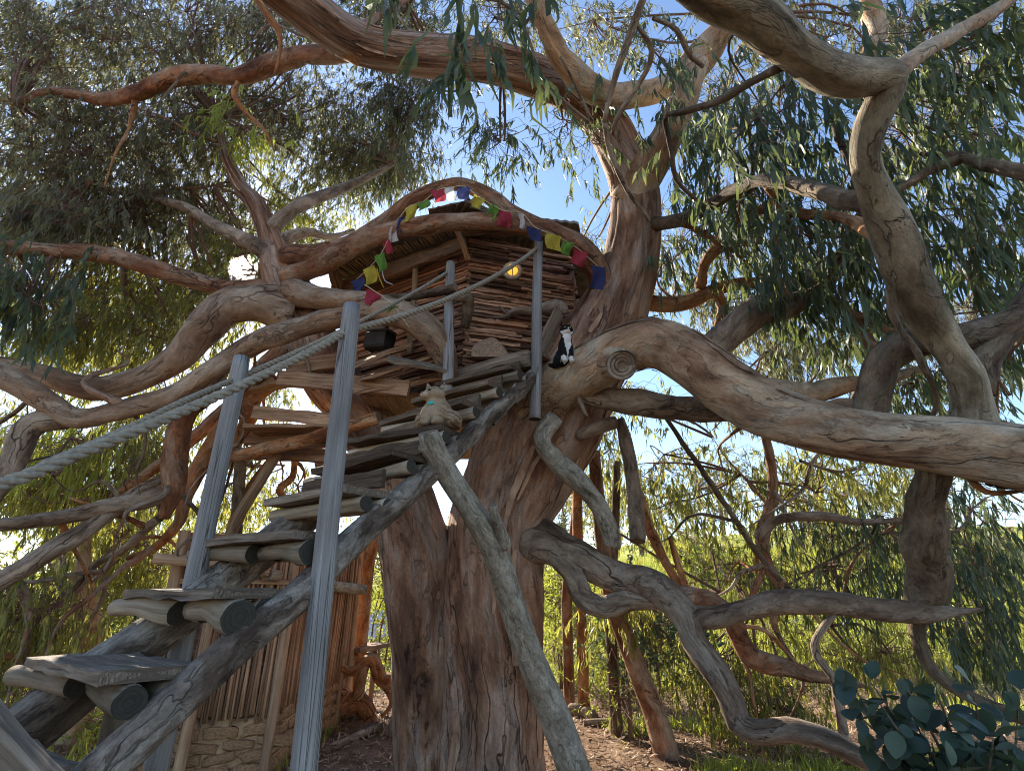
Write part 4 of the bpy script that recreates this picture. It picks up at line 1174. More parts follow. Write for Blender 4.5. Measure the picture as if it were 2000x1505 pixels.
one_log('knob', np.array([[*P(852, 880, 3.13), .05], [*P(832, 876, 3.10), .038], [*P(822, 872, 3.08), .026]]), [PROP, CUT_BARK], PR, seg=14, ds=0.03, flute=0.1, rough=0.05, seed=6)

# ================================================================== treehouse
ZF = 3.50                                     # deck level
C0 = P(915, 560, 5.3)[:2]; C1 = np.array([0.66, 4.83]); C2 = np.array([-1.90, 5.38])
C3 = np.array([-2.0, 6.6]); C4 = np.array([-0.6, 7.3]); C5 = np.array([1.0, 6.4])
HOUSE = thing('treehouse', (C0[0], C0[1], ZF), 'small brown treehouse of stacked wooden slabs under a reed-lined roof', 'treehouse')
rg = np.random.default_rng(12)


def plank_mesh(i):
    """one rough slab, unit length along x from 0 to 1, unit height, front edge broken and uneven"""
    r_ = np.random.default_rng(70 + i)
    n = 7
    xs = np.linspace(0, 1, n)
    V = []
    for x in xs:
        f = r_.uniform(-0.016, 0.002)
        hb, ht = r_.uniform(-0.5, -0.38), r_.uniform(0.38, 0.5)
        V += [(x, f, hb), (x, f - r_.uniform(0, 0.008), (hb + ht) / 2 + r_.normal(0, .1)), (x, f, ht), (x, 0.055, ht), (x, 0.055, hb)]
    V = np.array(V)
    Q = []
    for k in range(n - 1):
        for j in range(5):
            a, b = k * 5 + j, k * 5 + (j + 1) % 5
            Q.append([a, a + 5, b + 5, b])
    o = (n - 1) * 5
    T = [[0, 1, 2], [0, 2, 3], [0, 3, 4], [o, o + 2, o + 1], [o, o + 3, o + 2], [o, o + 4, o + 3]]
    B = np.c_[V[:, 1], V[:, 2] * 0.04, V[:, 0] * 0.8]
    return mesh_np('plank', V, [np.array(Q), np.array(T)], B, None, [PLANK], False)


PM = [plank_mesh(i) for i in range(12)]


def plank_wall(a, b, z0, ztop, seed, pitch=0.036, pieces=2, hole=None):
    a, b = np.array(a), np.array(b)
    L = np.linalg.norm(b - a)
    d = (b - a) / L
    ang = math.atan2(d[1], d[0])
    g = Geo()
    ht = max(ztop(0), ztop(1)) - z0
    nn = np.array([-d[1], d[0]])             # inwards
    # dark backing boards behind the slabs
    p0 = np.array([*(a + nn * 0.07), z0 + ht * 0.45]); p1 = np.array([*(b + nn * 0.07), z0 + ht * 0.45])
    beam(g, p0, p1, 0.05, ht * 0.9, seg=3)
    wall = g.build('wall', [BEAMW, BEAMW], HOUSE, smooth=False)
    r_ = np.random.default_rng(seed)
    base = HOUSE.location
    z = z0
    while True:
        h = pitch * r_.uniform(0.75, 1.35)
        if z > max(ztop(0), ztop(1)): break
        x = -r_.uniform(0.0, 0.05)
        while x < L - 0.04:
            ln = min(r_.uniform(L / pieces * 0.6, L / pieces * 1.5), L + r_.uniform(0.0, 0.04) - x)
            if ln < 0.12: ln = 0.14
            xm = (x + ln / 2) / L
            if z < ztop(min(max(xm, 0), 1)) and not (hole and hole(x + ln / 2, z)):
                o = bpy.data.objects.new('plank', PM[int(r_.integers(0, 12))])
                COL.objects.link(o)
                o.parent = wall
                off = r_.uniform(-0.022, 0.014)
                p = a + d * x - nn * (0.012 + off)
                o.location = (p[0] - base.x, p[1] - base.y, z + h / 2 - base.z)
                o.rotation_euler = (r_.normal(0, 0.05), r_.normal(0, 0.008), ang + r_.normal(0, 0.006))
                o.scale = (ln - 0.004, 1.0, h * 0.84)
            x += ln
        z += h
    return wall


plank_wall(C0, C1, ZF, lambda f: 5.16 - 0.04 * f, 21, pieces=2.2)
plank_wall(C2, C0, ZF, lambda f: 4.95 + 0.10 * f, 22, pieces=1.5)
for a, b in ((C1, C5), (C5, C4), (C4, C3), (C3, C2)):
    g = Geo(); beam(g, [*a, ZF + 0.75], [*b, ZF + 0.75], 0.06, 1.5, seg=4)
    g.build('wall', [BEAMW, BEAMW], HOUSE, smooth=False)
one_beam('floor', [*(C0 + [0.1, 0.2]), ZF - 0.08], [*(C4 + [0.2, -0.1]), ZF - 0.08], 2.3, 0.06, [BEAMW, BEAMW], HOUSE)

# live-edge fascia over the left wall, struts and posts
one_beam('fascia_beam', P(650, 571, 6.05), P(908, 474, 5.40), 0.08, 0.16, [BEAMW, BEAMW], HOUSE, seg=10, jit=0.012, seed=3)
one_beam('fascia_beam', P(905, 452, 5.46), P(1115, 452, 5.80), 0.07, 0.08, [BEAMW, BEAMW], HOUSE, seg=10, jit=0.010, seed=4)
one_beam('strut', P(893, 446, 5.12), P(914, 505, 5.30), 0.05, 0.05, [PLANK2, PLANK2], HOUSE, seed=5)
one_beam('strut', P(708, 482, 5.35), P(735, 532, 5.75), 0.045, 0.045, [PLANK2, PLANK2], HOUSE, seed=6)
one_beam('strut', P(642, 515, 5.55), P(660, 576, 5.95), 0.06, 0.06, [PLANK2, PLANK2], HOUSE, seed=7)
one_beam('strut', P(652, 518, 5.58), P(670, 572, 6.0), 0.04, 0.05, [PLANK2, PLANK2], HOUSE, seed=8)
one_beam('post', P(812, 525, 5.45), P(800, 690, 5.35), 0.05, 0.05, [PLANK2, PLANK2], HOUSE, seed=9, up=(0, 1, 0))
one_log('rail', np.array([[*P(a, b, z), wd * z / 2000] for a, b, z, wd in [(712, 592, 5.2, 14), (760, 582, 5.1, 17), (820, 576, 5.0, 16), (872, 566, 4.9, 18), (890, 560, 4.85, 16)]]), [BARK_DARK, CUT_BARK], HOUSE, seg=14, ds=0.04, flute=0.1, rough=0.08, seed=2)
one_log('branch_stub', np.array([[*P(a, b, z), wd * z / 2000] for a, b, z, wd in [(886, 580, 4.86, 14), (902, 582, 4.88, 16), (912, 576, 4.9, 22), (915, 600, 4.95, 22), (908, 640, 5.0, 18)]]), [BARK_DARK, CUT_BARK], HOUSE, seg=14, ds=0.03, flute=0.2, rough=0.1, seed=5)
one_log('driftwood', np.array([[*P(a, b, z), wd * z / 2000] for a, b, z, wd in [(962, 620, 5.25, 7), (985, 620, 5.22, 10), (1005, 608, 5.2, 16), (1035, 606, 5.2, 18), (1065, 602, 5.2, 26), (1090, 600, 5.2, 34), (1098, 615, 5.2, 30)]]), [BARK_GREY, CUT_BARK], HOUSE, seg=14, ds=0.03, flute=0.2, rough=0.1, seed=5)
one_log('driftwood', np.array([[*P(a, b, z), wd * z / 2000] for a, b, z, wd in [(975, 598, 5.24, 4), (985, 606, 5.22, 8), (1000, 612, 5.2, 10)]]), [BARK_GREY, CUT_BARK], HOUSE, seg=10, ds=0.03, flute=0.2, rough=0.1, seed=7)
one_beam('brace_board', P(1092, 608, 5.12), P(1056, 686, 5.0), 0.03, 0.13, [STEPLOG, STEPLOG], HOUSE, seed=12, up=(0.6, 0.2, 0.6))
# eave soffit of split reeds
outer = lambda f: P(628 + 282 * f, 512 - 84 * f - 22 * math.sin(f * math.pi), 5.62 - 0.52 * f)
inner = lambda f: P(650 + 255 * f, 556 - 94 * f, 6.12 - 0.68 * f)
g = Geo()
A_, B_, C_, D_ = outer(0), outer(1), inner(1), inner(0)
NQ = 12
V = []
for i_ in range(NQ + 1):
    f = i_ / NQ
    V += [outer(f) + UP * 0.045, inner(f) + UP * 0.10]
V = np.array(V)
V2 = np.vstack([V, V + UP * 0.02])
m_ = len(V)
Q = []
for i_ in range(NQ):
    a = i_ * 2
    Q += [[a, a + 1, a + 3, a + 2], [m_ + a, m_ + a + 2, m_ + a + 3, m_ + a + 1]]
g.add(V2, Q)
sof = g.build('soffit', [BEAMW], HOUSE, smooth=False)
for i_ in range(44):
    f = (i_ + rg.uniform(-.2, .2)) / 45
    f = min(max(f, 0), 1)
    p0, p1 = outer(f) + UP * 0.02, inner(min(1, f + 0.10)) + UP * 0.06
    gg = Geo(); tube(gg, np.array([[*p0, 0.014], [*((p0 + p1) / 2 + rg.normal(0, .006, 3)), 0.014], [*p1, 0.012]]), seg=6, ds=0.2, seed=i_)
    gg.build('reed', [REED, REED], sof)
# roof: shallow layered sheets over rafters
RA = P(925, 398, 5.6)
def roof_quad(name, pts, th, mat, seed=0):
    g = Geo()
    a, b, c, d = [np.asarray(p, float) for p in pts]
    n = 24
    V = []
    for i_ in range(n + 1):
        f = i_ / n
        w_ = 0.018 * math.sin(i_ * math.pi)
        e0, e1 = a + (b - a) * f, d + (c - d) * f
        wob = 0.016 * (i_ % 2)
        V += [e0 + UP * wob, e1 + UP * wob]
    V = np.array(V)
    m2 = len(V)
    V = np.vstack([V, V - UP * th])
    Q = []
    for i_ in range(n):
        k = 2 * i_
        Q += [[k, k + 2, k + 3, k + 1], [m2 + k, m2 + k + 1, m2 + k + 3, m2 + k + 2], [k, m2 + k, m2 + k + 2, k + 2], [k + 1, k + 3, m2 + k + 3, m2 + k + 1]]
    Q += [[0, 1, m2 + 1, m2], [2 * n, m2 + 2 * n, m2 + 2 * n + 1, 2 * n + 1]]
    g.add(V, Q)
    return g.build(name, [mat], HOUSE, smooth=False)


ROOFM = plain('roof_tin', (0.22, 0.19, 0.165), 0.6, 6, 0.5, 0.4)
apex = np.array([-0.45, 5.9, 5.62])
e_l = outer(0) + UP * 0.08; e_c = outer(1) + UP * 0.08; e_r = P(1130, 438, 5.55) + UP * 0.03
roof_quad('roof_sheet', (e_l, e_c, apex, apex + [-0.5, 0.1, 0]), 0.03, ROOFM)
roof_quad('roof_sheet', (e_c + [0, 0, .012], e_r, apex + [0.7, 0.1, -0.05], apex), 0.03, ROOFM)
roof_quad('roof_sheet', (e_r, np.array([1.3, 6.6, 5.0]), apex + [0.4, 0.4, -.02], apex + [0.7, 0.1, -0.05]), 0.03, ROOFM)
roof_quad('roof_sheet', (np.array([1.3, 6.6, 5.0]), np.array([-0.7, 7.6, 5.0]), apex + [0, .3, -.02], apex + [0.4, 0.4, -.02]), 0.03, ROOFM)
roof_quad('roof_sheet', (np.array([-0.7, 7.6, 5.0]), np.array([-2.3, 6.8, 5.0]), apex + [-0.5, .2, 0], apex + [0, .3, -.02]), 0.03, ROOFM)
roof_quad('roof_sheet', (np.array([-2.3, 6.8, 5.0]), e_l, apex + [-0.5, .1, 0], apex + [-0.5, .2, 0]), 0.03, ROOFM)
for q in range(5):
    one_beam('shingle', P(838 + q * 17, 421 - q * 4.0, 5.05 - q * .01), P(905 + q * 6, 408 - q * 2.2, 5.1), 0.18, 0.018, [STEP, STEP], HOUSE, seed=q)
for q in range(4):
    one_beam('shingle', P(905 + q * 3, 402 + q * 4.0, 5.12 - q * .02), P(965 + q * 12, 425 + q * 5, 5.15), 0.18, 0.018, [STEP, STEP], HOUSE, seed=q + 9)

# deck: edge beam at the stair head and the boards and beams seen from below
def bm(name, x0, y0, z0, x1, y1, z1, w_, h_, mat=BEAMW, seed=0, up=(0, 0, 1), parent=HOUSE):
    return one_beam(name, P(x0, y0, z0), P(x1, y1, z1), w_, h_, [mat, mat], parent, seed=seed, up=up, seg=6, jit=0.005)


one_beam('deck_beam', SB(9, 0.0, 0.05, -0.07), SB(9, 1.5, 0.05, -0.07), 0.10, 0.15, [STEP, STEP], HOUSE, seed=2)
for q in range(7):
    one_beam('deck_board', SB(9, -0.1, 0.18 + q * 0.15, -0.03), SB(9, 1.9, 0.18 + q * 0.15, -0.03), 0.14, 0.035, [BEAMW, BEAMW], HOUSE, seed=q + 30)
bm('deck_board', 757, 700, 4.6, 872, 722, 4.7, 0.20, 0.035, STEP, 41, (0.1, -0.5, 0.8))
bm('deck_board', 690, 712, 4.75, 800, 672, 4.9, 0.22, 0.03, BEAMW, 42, (0.1, -0.4, 0.8))
bm('deck_board', 700, 740, 4.8, 860, 690, 5.0, 0.24, 0.03, BEAMW, 43, (0.1, -0.4, 0.8))
bm('deck_board', 700, 765, 4.9, 880, 735, 4.9, 0.30, 0.03, BEAMW, 44, (0.1, -0.4, 0.8))
bm('deck_beam', 545, 738, 5.0, 800, 758, 4.75, 0.05, 0.15, BEAMW, 45)
bm('deck_board', 560, 718, 5.1, 700, 700, 5.2, 0.05, 0.16, BEAMW, 46)
bm('deck_board', 600, 700, 5.15, 612, 760, 5.05, 0.03, 0.07, STEP, 47, (0, 1, 0))
bm('deck_board', 660, 690, 5.1, 668, 745, 5.0, 0.03, 0.05, STEP, 48, (0, 1, 0))
bm('deck_beam', 495, 805, 5.15, 660, 820, 5.0, 0.05, 0.12, BEAMW, 49)
bm('deck_board', 490, 840, 5.2, 660, 838, 5.1, 0.30, 0.03, BEAMW, 50)
bm('deck_board', 480, 855, 5.4, 660, 850, 5.2, 0.05, 0.14, BEAMW, 51)
bm('deck_beam', 505, 885, 5.4, 640, 890, 5.2, 0.06, 0.13, BEAMW, 52)
bm('deck_board', 560, 870, 5.3, 800, 850, 5.2, 0.05, 0.12, BEAMW, 53)
bm('deck_board', 470, 770, 5.3, 600, 740, 5.2, 0.16, 0.03, PLANK2, 54)
one_log('brace_log', np.array([[*P(a, b, z), wd * z / 2000] for a, b, z, wd in [(455, 892, 5.1, 24), (520, 875, 5.05, 26), (590, 860, 5.0, 26), (650, 842, 4.95, 26), (740, 815, 4.9, 26)]]), [BARK_ORANGE, CUT_BARK], HOUSE, seg=16, ds=0.05, flute=0.1, rough=0.06, seed=3)
one_log('brace_log', np.array([[*P(a, b, z), wd * z / 2000] for a, b, z, wd in [(472, 875, 5.3, 22), (466, 960, 5.3, 22), (460, 1060, 5.3, 22)] ]), [BARK_DARK, CUT_BARK], HOUSE, seg=16, ds=0.06, flute=0.08, rough=0.05, seed=4)
one_log('brace_log', np.array([[*P(a, b, z), wd * z / 2000] for a, b, z, wd in [(545, 880, 5.2, 20), (505, 945, 5.2, 20), (465, 1010, 5.2, 22), (440, 1070, 5.2, 22)]]), [PLANK2, CUT_BARK], HOUSE, seg=14, ds=0.06, flute=0.05, rough=0.04, seed=5)
one_log('brace_log', np.array([[*P(a, b, z), wd * z / 2000] for a, b, z, wd in [(620, 905, 5.3, 22), (720, 890, 5.2, 24), (830, 880, 5.0, 22)]]), [BARK_RED, CUT_BARK], HOUSE, seg=14, ds=0.06, flute=0.1, rough=0.05, seed=6)

# half-round slab of log standing on the deck by the wall
g = Geo()
cc = P(955, 688, 4.9)
V, n = [], 26
for yy in (-0.03, 0.03):
    for i_ in range(n + 1):
        a = math.pi * i_ / n
        rr = 0.20 * (1 + 0.05 * math.sin(a * 5 + 1))
        V.append(cc + [rr * 0.86 * math.cos(a), yy + 0.06 * math.sin(a), rr * 1.15 * math.sin(a) - 0.06])
V = np.array(V)
m_ = n + 1
Q = [[i_, i_ + 1, m_ + i_ + 1, m_ + i_] for i_ in range(n)]
ctr = np.vstack([V[:m_].mean(0), V[m_:].mean(0)])
V = np.vstack([V, ctr])
T = [[2 * m_, i_ + 1, i_] for i_ in range(n)] + [[2 * m_ + 1, m_ + i_, m_ + i_ + 1] for i_ in range(n)] + [[2 * m_, 0, n], [2 * m_ + 1, 2 * m_ - 1, m_]]
g.add(V, Q, T, (V - cc)[:, [0, 2, 1]] , 0, 1)
SLAB = endgrain('slab_wood', (0.22, 0.135, 0.085), (0.40, 0.27, 0.18))
tag(g.build('log_slab', [BARK_RED, SLAB]), 'rounded slab of sawn log standing on the deck against the wall', 'log')

# dark crate on the left deck
BX = thing('dark_crate', P(742, 690, 5.0), 'dark grey box on the deck behind the curved limb', 'box')
one_beam('body', P(722, 668, 5.05), P(762, 664, 4.95), 0.16, 0.17, [plain('crate_dark', (0.03, 0.032, 0.036), 0.6)] * 2, BX, seed=2, jit=0.002)
one_beam('lid', P(728, 649, 5.06), P(764, 646, 4.94), 0.17, 0.02, [plain('crate_lid', (0.12, 0.13, 0.15), 0.5)] * 2, BX, seed=2, jit=0.001)

# ------------------------------------------------------------------ round wall lamp
LC = P(1001, 528, 5.12)
LAMP = thing('wall_lamp', LC, 'round bulkhead wall lamp with glowing amber glass on the front wall', 'lamp')
ln = unit(CO - LC) * [1, 1, 0.2]; ln = unit(ln)
BRASS = plain('lamp_metal', (0.30, 0.25, 0.18), 0.45, 30, 0.4, 0.5)
sx_ = unit(np.cross(UP, ln)); sy_ = np.cross(ln, sx_)
def disc_lathe(prof, n=28):
    g = Geo(); V = []
    for r_, d_ in prof:
        for a in np.linspace(0, 2 * math.pi, n, endpoint=False):
            V.append(LC + ln * d_ + r_ * (math.cos(a) * sx_ + math.sin(a) * sy_))
    V = np.array(V); k = len(prof)
    i_ = np.arange(k - 1)[:, None] * n; j_ = np.arange(n)[None]; j2 = (j_ + 1) % n
    g.add(V, np.stack([i_ + j_, i_ + j2, i_ + n + j2, i_ + n + j_], -1).reshape(-1, 4))
    return g
disc_lathe([(0.001, -0.03), (0.098, -0.03), (0.10, 0.0), (0.092, 0.015), (0.070, 0.018), (0.06, 0.01), (0.055, 0.0)]).build('plate', BRASS, LAMP)
MG = Mat('lamp_glass')
MG.b.inputs['Base Color'].default_value = (0.85, 0.45, 0.06, 1)
MG.b.inputs['Roughness'].default_value = 0.2
MG.b.inputs['Emission Color'].default_value = (1.0, 0.5, 0.06, 1)
MG.b.inputs['Emission Strength'].default_value = 0.45
glb = disc_lathe([(0.052, 0.0), (0.054, 0.02), (0.050, 0.045), (0.036, 0.07), (0.015, 0.082), (0.001, 0.084)])
glb.build('glass', MG.m, LAMP)
g = Geo()
for q in (0, 1):
    a = np.linspace(-1, 1, 9)
    dirv = sx_ if q else sy_
    tube(g, np.array([[*(LC + dirv * 0.06 * t_ + ln * (0.015 + 0.078 * math.sqrt(max(0, 1 - t_ * t_)))), 0.004] for t_ in a]), seg=6, ds=0.02)
g.build('guard', BRASS, LAMP)

# ------------------------------------------------------------------ prayer flags
FLAG = thing('flag_string', P(900, 362, 4.85), 'string of coloured prayer flags draped along the arched branch over the roof', 'flags')
FC = {'r': cloth('flag_red', (0.46, 0.06, 0.09)), 'w': cloth('flag_white', (0.70, 0.67, 0.66)), 'b': cloth('flag_blue', (0.06, 0.07, 0.19)),
      'y': cloth('flag_yellow', (0.62, 0.50, 0.08)), 'g': cloth('flag_green', (0.17, 0.34, 0.07))}
FL = [(1168, 520, 'b', 5.05, 30, 44, .2), (1132, 488, 'r', 5.0, 30, 30, .5), (1108, 472, 'g', 4.95, 26, 26, .4), (1082, 458, 'y', 4.9, 34, 30, .3), (1045, 444, 'b', 4.88, 32, 26, .25), (1020, 416, 'w', 4.86, 14, 30, .6), (985, 412, 'r', 4.85, 30, 30, .3),
      (962, 400, 'g', 4.84, 24, 26, .25), (934, 384, 'y', 4.84, 26, 22, .5), (907, 364, 'b', 4.85, 28, 26, .15), (880, 366, 'w', 4.86, 22, 26, -.1), (857, 370, 'r', 4.87, 32, 24, -.2), (826, 394, 'g', 4.9, 26, 14, -.5), (800, 402, 'y', 4.92, 26, 28, -.5),
      (781, 424, 'b', 4.95, 14, 30, -.2), (769, 440, 'w', 4.97, 18, 32, -.3), (758, 468, 'r', 5.0, 20, 26, -.35), (744, 496, 'g', 5.02, 24, 32, -.4), (722, 522, 'y', 5.05, 26, 32, -.45), (697, 545, 'b', 5.08, 28, 24, -.5), (728, 568, 'r', 4.65, 36, 28, .35), (766, 596, 'g', 4.6, 22, 14, .3)]
for i_, (px, py, c_, z, w_, h_, tilt) in enumerate(FL):
    g = Geo(); n = 7
    V = []
    for v_ in range(n):
        for u_ in range(n):
            uu, vv = u_ / (n - 1) - .5, v_ / (n - 1)
            wq = w_ * (0.86 - 0.12 * vv * (i_ % 3)); x_ = uu * wq - tilt * vv * 5; y_ = uu * wq * tilt * 0.9 + vv * h_
            rip = 0.03 * math.sin(uu * 5 + i_ * 1.7 + vv * 3) * (0.3 + vv)
            V.append(P(px + x_ + 3 * math.sin(vv * 4 + i_), py + y_, z + rip - 0.012 * vv))
    i2 = np.arange(n - 1)[:, None] * n; j_ = np.arange(n - 1)[None]
    g.add(np.array(V), np.stack([i2 + j_, i2 + j_ + 1, i2 + n + j_ + 1, i2 + n + j_], -1).reshape(-1, 4))
    g.build('flag', FC[c_], FLAG)
CORD = plain('flag_cord', (0.5, 0.45, 0.3), 0.9)
one_log('cord', np.array([[*P(px, py, z), 0.004] for px, py, c_, z, w_, h_, tl in FL[:20]]), [CORD, CORD], FLAG, seg=6, ds=0.05)
one_log('cord', np.array([[*P(px, py, z), 0.004] for px, py, z in [(712, 556, 4.68), (728, 566, 4.65), (766, 594, 4.6), (800, 640, 4.6)]]), [CORD, CORD], FLAG, seg=6, ds=0.05)
one_log('loose_tie', np.array([[*P(px, py, z), 0.006] for px, py, z in [(736, 524, 5.0), (742, 545, 4.99), (750, 562, 4.99)]]), [FC['y'], FC['y']], FLAG, seg=6, ds=0.03)
one_log('loose_tie', np.array([[*P(px, py, z), 0.005] for px, py, z in [(746, 528, 5.0), (752, 548, 4.99), (768, 556, 4.98)]]), [FC['w'], FC['w']], FLAG, seg=6, ds=0.03)
# ================================================================== cats
def blob_mesh(parts, voxel):
    """one continuous body from overlapping ellipsoids: list of (centre, radii, euler)"""
    bm_ = bmesh.new()
    for c, r, e in parts:
        mt = Matrix.Translation(c) @ Matrix.Rotation(e[2], 4, 'Z') @ Matrix.Rotation(e[1], 4, 'Y') @ Matrix.Rotation(e[0], 4, 'X') @ Matrix.Diagonal((*r, 1))
        if len(e) > 3:
            bmesh.ops.create_cone(bm_, cap_ends=True, segments=12, radius1=1, radius2=0.12, depth=2, matrix=mt)
        else:
            bmesh.ops.create_uvsphere(bm_, u_segments=20, v_segments=14, radius=1, matrix=mt)
    me = bpy.data.meshes.new('tmp'); bm_.to_mesh(me); bm_.free()
    o = bpy.data.objects.new('tmp', me); COL.objects.link(o)
    m1 = o.modifiers.new('r', 'REMESH'); m1.mode = 'VOXEL'; m1.voxel_size = voxel
    m2 = o.modifiers.new('s', 'SMOOTH'); m2.iterations = 2; m2.factor = 0.5
    dg = bpy.context.evaluated_depsgraph_get()
    out = bpy.data.meshes.new_from_object(o.evaluated_get(dg))
    bpy.data.objects.remove(o); bpy.data.meshes.remove(me)
    out.polygons.foreach_set('use_smooth', np.ones(len(out.polygons), bool))
    return out


def fur(name):
    M = Mat(name)
    a = M.n('ShaderNodeAttribute', attribute_name='coat')
    tc = M.n('ShaderNodeTexCoord').outputs['Object']
    n = M.noise(tc, 150, 3, 0.7)
    c = M.mix(a.outputs['Color'], M.ramp(n, [(0.3, 0.6), (0.7, 1.25)]), 0.8, 'MULTIPLY')
    return M.fin(c, 0.95, M.bump(n, 0.6, 0.006), 0.1)


FUR = fur('cat_fur')


def coat(me, fn):
    n = len(me.vertices)
    co = np.zeros(n * 3); me.vertices.foreach_get('co', co); co = co.reshape(-1, 3)
    c = fn(co)
    a = me.color_attributes.new('coat', 'FLOAT_COLOR', 'POINT')
    a.data.foreach_set('color', np.c_[c, np.ones(n)].astype(np.float32).ravel())
    me.materials.append(FUR)


EYEM = plain('cat_eye', (0.35, 0.42, 0.08), 0.2, 10, 0.1, 0.6)
PUPIL = plain('cat_pupil', (0.01, 0.01, 0.01), 0.5, 10, 0.1, 0.2)
NOSEM = plain('cat_nose', (0.35, 0.16, 0.14), 0.5)


def ball(name, c, r, mat, parent, sq=(1, 1, 1)):
    bm_ = bmesh.new()
    bmesh.ops.create_uvsphere(bm_, u_segments=12, v_segments=8, radius=1, matrix=Matrix.Translation(c) @ Matrix.Diagonal((r * sq[0], r * sq[1], r * sq[2], 1)))
    me = bpy.data.meshes.new(name); bm_.to_mesh(me); bm_.free()
    me.polygons.foreach_set('use_smooth', np.ones(len(me.polygons), bool))
    me.materials.append(mat)
    o = bpy.data.objects.new(name, me); COL.objects.link(o); o.parent = parent
    return o


# tabby, crouched with its head up, looking left (local -y is towards the viewer)
tb = SB(5, 0.12, 0.16, 0.0)
CAT1 = thing('cat', tb, 'greyish tabby cat with a teal collar tag crouched on the stairs', 'cat')
CAT1.rotation_euler = (0, 0, R(-14))
CAT1.scale = (1.22, 1.1, 1.0)
pr = [((0.0, 0.04, 0.085), (0.115, 0.12, 0.085), (0, 0, 0)), ((0.0, 0.0, 0.12), (0.088, 0.085, 0.10), (0, 0, 0)), ((0.085, 0.03, 0.07), (0.05, 0.085, 0.07), (0, 0, 0)), ((-0.085, 0.03, 0.07), (0.05, 0.085, 0.07), (0, 0, 0)),
      ((-0.01, -0.035, 0.245), (0.064, 0.058, 0.054), (0, 0, 0)), ((-0.052, -0.075, 0.230), (0.026, 0.026, 0.022), (0, 0, 0)), ((0.0, -0.02, 0.20), (0.056, 0.056, 0.05), (0, 0, 0)), ((0.02, -0.05, 0.232), (0.042, 0.038, 0.034), (0, 0, 0)), ((-0.045, -0.045, 0.232), (0.034, 0.038, 0.034), (0, 0, 0)),
      ((-0.050, -0.030, 0.308), (0.026, 0.014, 0.034), (0, -0.30, 0, 1)), ((0.036, -0.022, 0.308), (0.026, 0.014, 0.034), (0, 0.34, 0, 1)),
      ((-0.035, -0.10, 0.020), (0.026, 0.036, 0.020), (0, 0, 0)), ((0.035, -0.10, 0.020), (0.026, 0.036, 0.020), (0, 0, 0)), ((-0.036, -0.07, 0.075), (0.034, 0.038, 0.075), (0, 0, 0)), ((0.036, -0.07, 0.075), (0.034, 0.038, 0.075), (0, 0, 0)),
      ((0.125, -0.01, 0.026), (0.022, 0.10, 0.022), (0, 0, 0.2))]
me = blob_mesh(pr, 0.006)


def tabby(co):
    x, y, z = co.T
    n = fbm(co * 38, 3, 4)
    st = 0.5 + 0.5 * np.sin(z * 190 + np.abs(x) * 90 + (fbm(co * 18, 3, 9) - .5) * 16)
    base = np.array([0.35, 0.25, 0.16]); dark = np.array([0.11, 0.07, 0.045]); pale = np.array([0.50, 0.39, 0.28])
    side = np.clip(np.abs(x) / 0.09 + np.clip(y / 0.06, 0, 1), 0, 1) * (z < 0.19) + (z > 0.262) * 0.9
    k = np.clip((st - 0.42) * 1.5 * side + (n - 0.5) * 0.7, 0, 0.8)[:, None]
    c = base * (1 - k) + dark * k
    chest = (np.clip(1 - np.abs(x) / 0.055, 0, 1) * np.clip(-y / 0.05, 0, 1) * (z < 0.2))[:, None]
    c = c * (1 - .6 * chest) + pale * .6 * chest
    mz = (np.linalg.norm(co - [-0.055, -0.088, 0.226], axis=1) < 0.026)[:, None]
    return np.where(mz, pale, c)


coat(me, tabby)
o = bpy.data.objects.new('body', me); COL.objects.link(o); o.parent = CAT1
ball('eye', (-0.062, -0.073, 0.254), 0.0085, PUPIL, CAT1); ball('eye', (-0.018, -0.090, 0.256), 0.0085, PUPIL, CAT1)
ball('nose', (-0.058, -0.100, 0.236), 0.006, NOSEM, CAT1)
TEAL = plain('collar_teal', (0.03, 0.55, 0.50), 0.4)
ball('collar_tag', (-0.005, -0.092, 0.160), 0.017, TEAL, CAT1, (1.1, 0.35, 0.75))

# black and white cat sitting upright
kb = P(1107, 713, 4.42)
CAT2 = thing('cat', kb, 'black and white cat sitting upright on the big limb beside the door', 'cat')
CAT2.rotation_euler = (0, 0, R(8))
CAT2.scale = (1.0, 1.0, 1.0)
pr = [((0, 0.06, 0.10), (0.085, 0.10, 0.10), (0, 0, 0)), ((0, 0.015, 0.17), (0.066, 0.07, 0.12), (-0.15, 0, 0)), ((0, -0.02, 0.24), (0.05, 0.05, 0.06), (0, 0, 0)),
      ((0, -0.035, 0.318), (0.062, 0.055, 0.053), (0, 0, 0)), ((0, -0.072, 0.30), (0.028, 0.024, 0.021), (0, 0, 0)), ((-0.03, -0.04, 0.30), (0.03, 0.03, 0.03), (0, 0, 0)), ((0.03, -0.04, 0.30), (0.03, 0.03, 0.03), (0, 0, 0)),
      ((-0.035, -0.025, 0.372), (0.023, 0.014, 0.038), (0, -0.22, 0, 1)), ((0.035, -0.025, 0.372), (0.023, 0.014, 0.038), (0, 0.22, 0, 1)),
      ((-0.03, -0.045, 0.10), (0.022, 0.024, 0.115), (0, 0, 0)), ((0.03, -0.045, 0.10), (0.022, 0.024, 0.115), (0, 0, 0)), ((-0.03, -0.065, 0.012), (0.024, 0.034, 0.016), (0, 0, 0)), ((0.03, -0.065, 0.012), (0.024, 0.034, 0.016), (0, 0, 0)),
      ((0.075, 0.03, 0.05), (0.035, 0.08, 0.06), (0, 0, 0)), ((-0.075, 0.03, 0.05), (0.035, 0.08, 0.06), (0, 0, 0)), ((-0.09, 0.10, 0.03), (0.07, 0.025, 0.02), (0, 0, 0.5))]
me = blob_mesh(pr, 0.006)


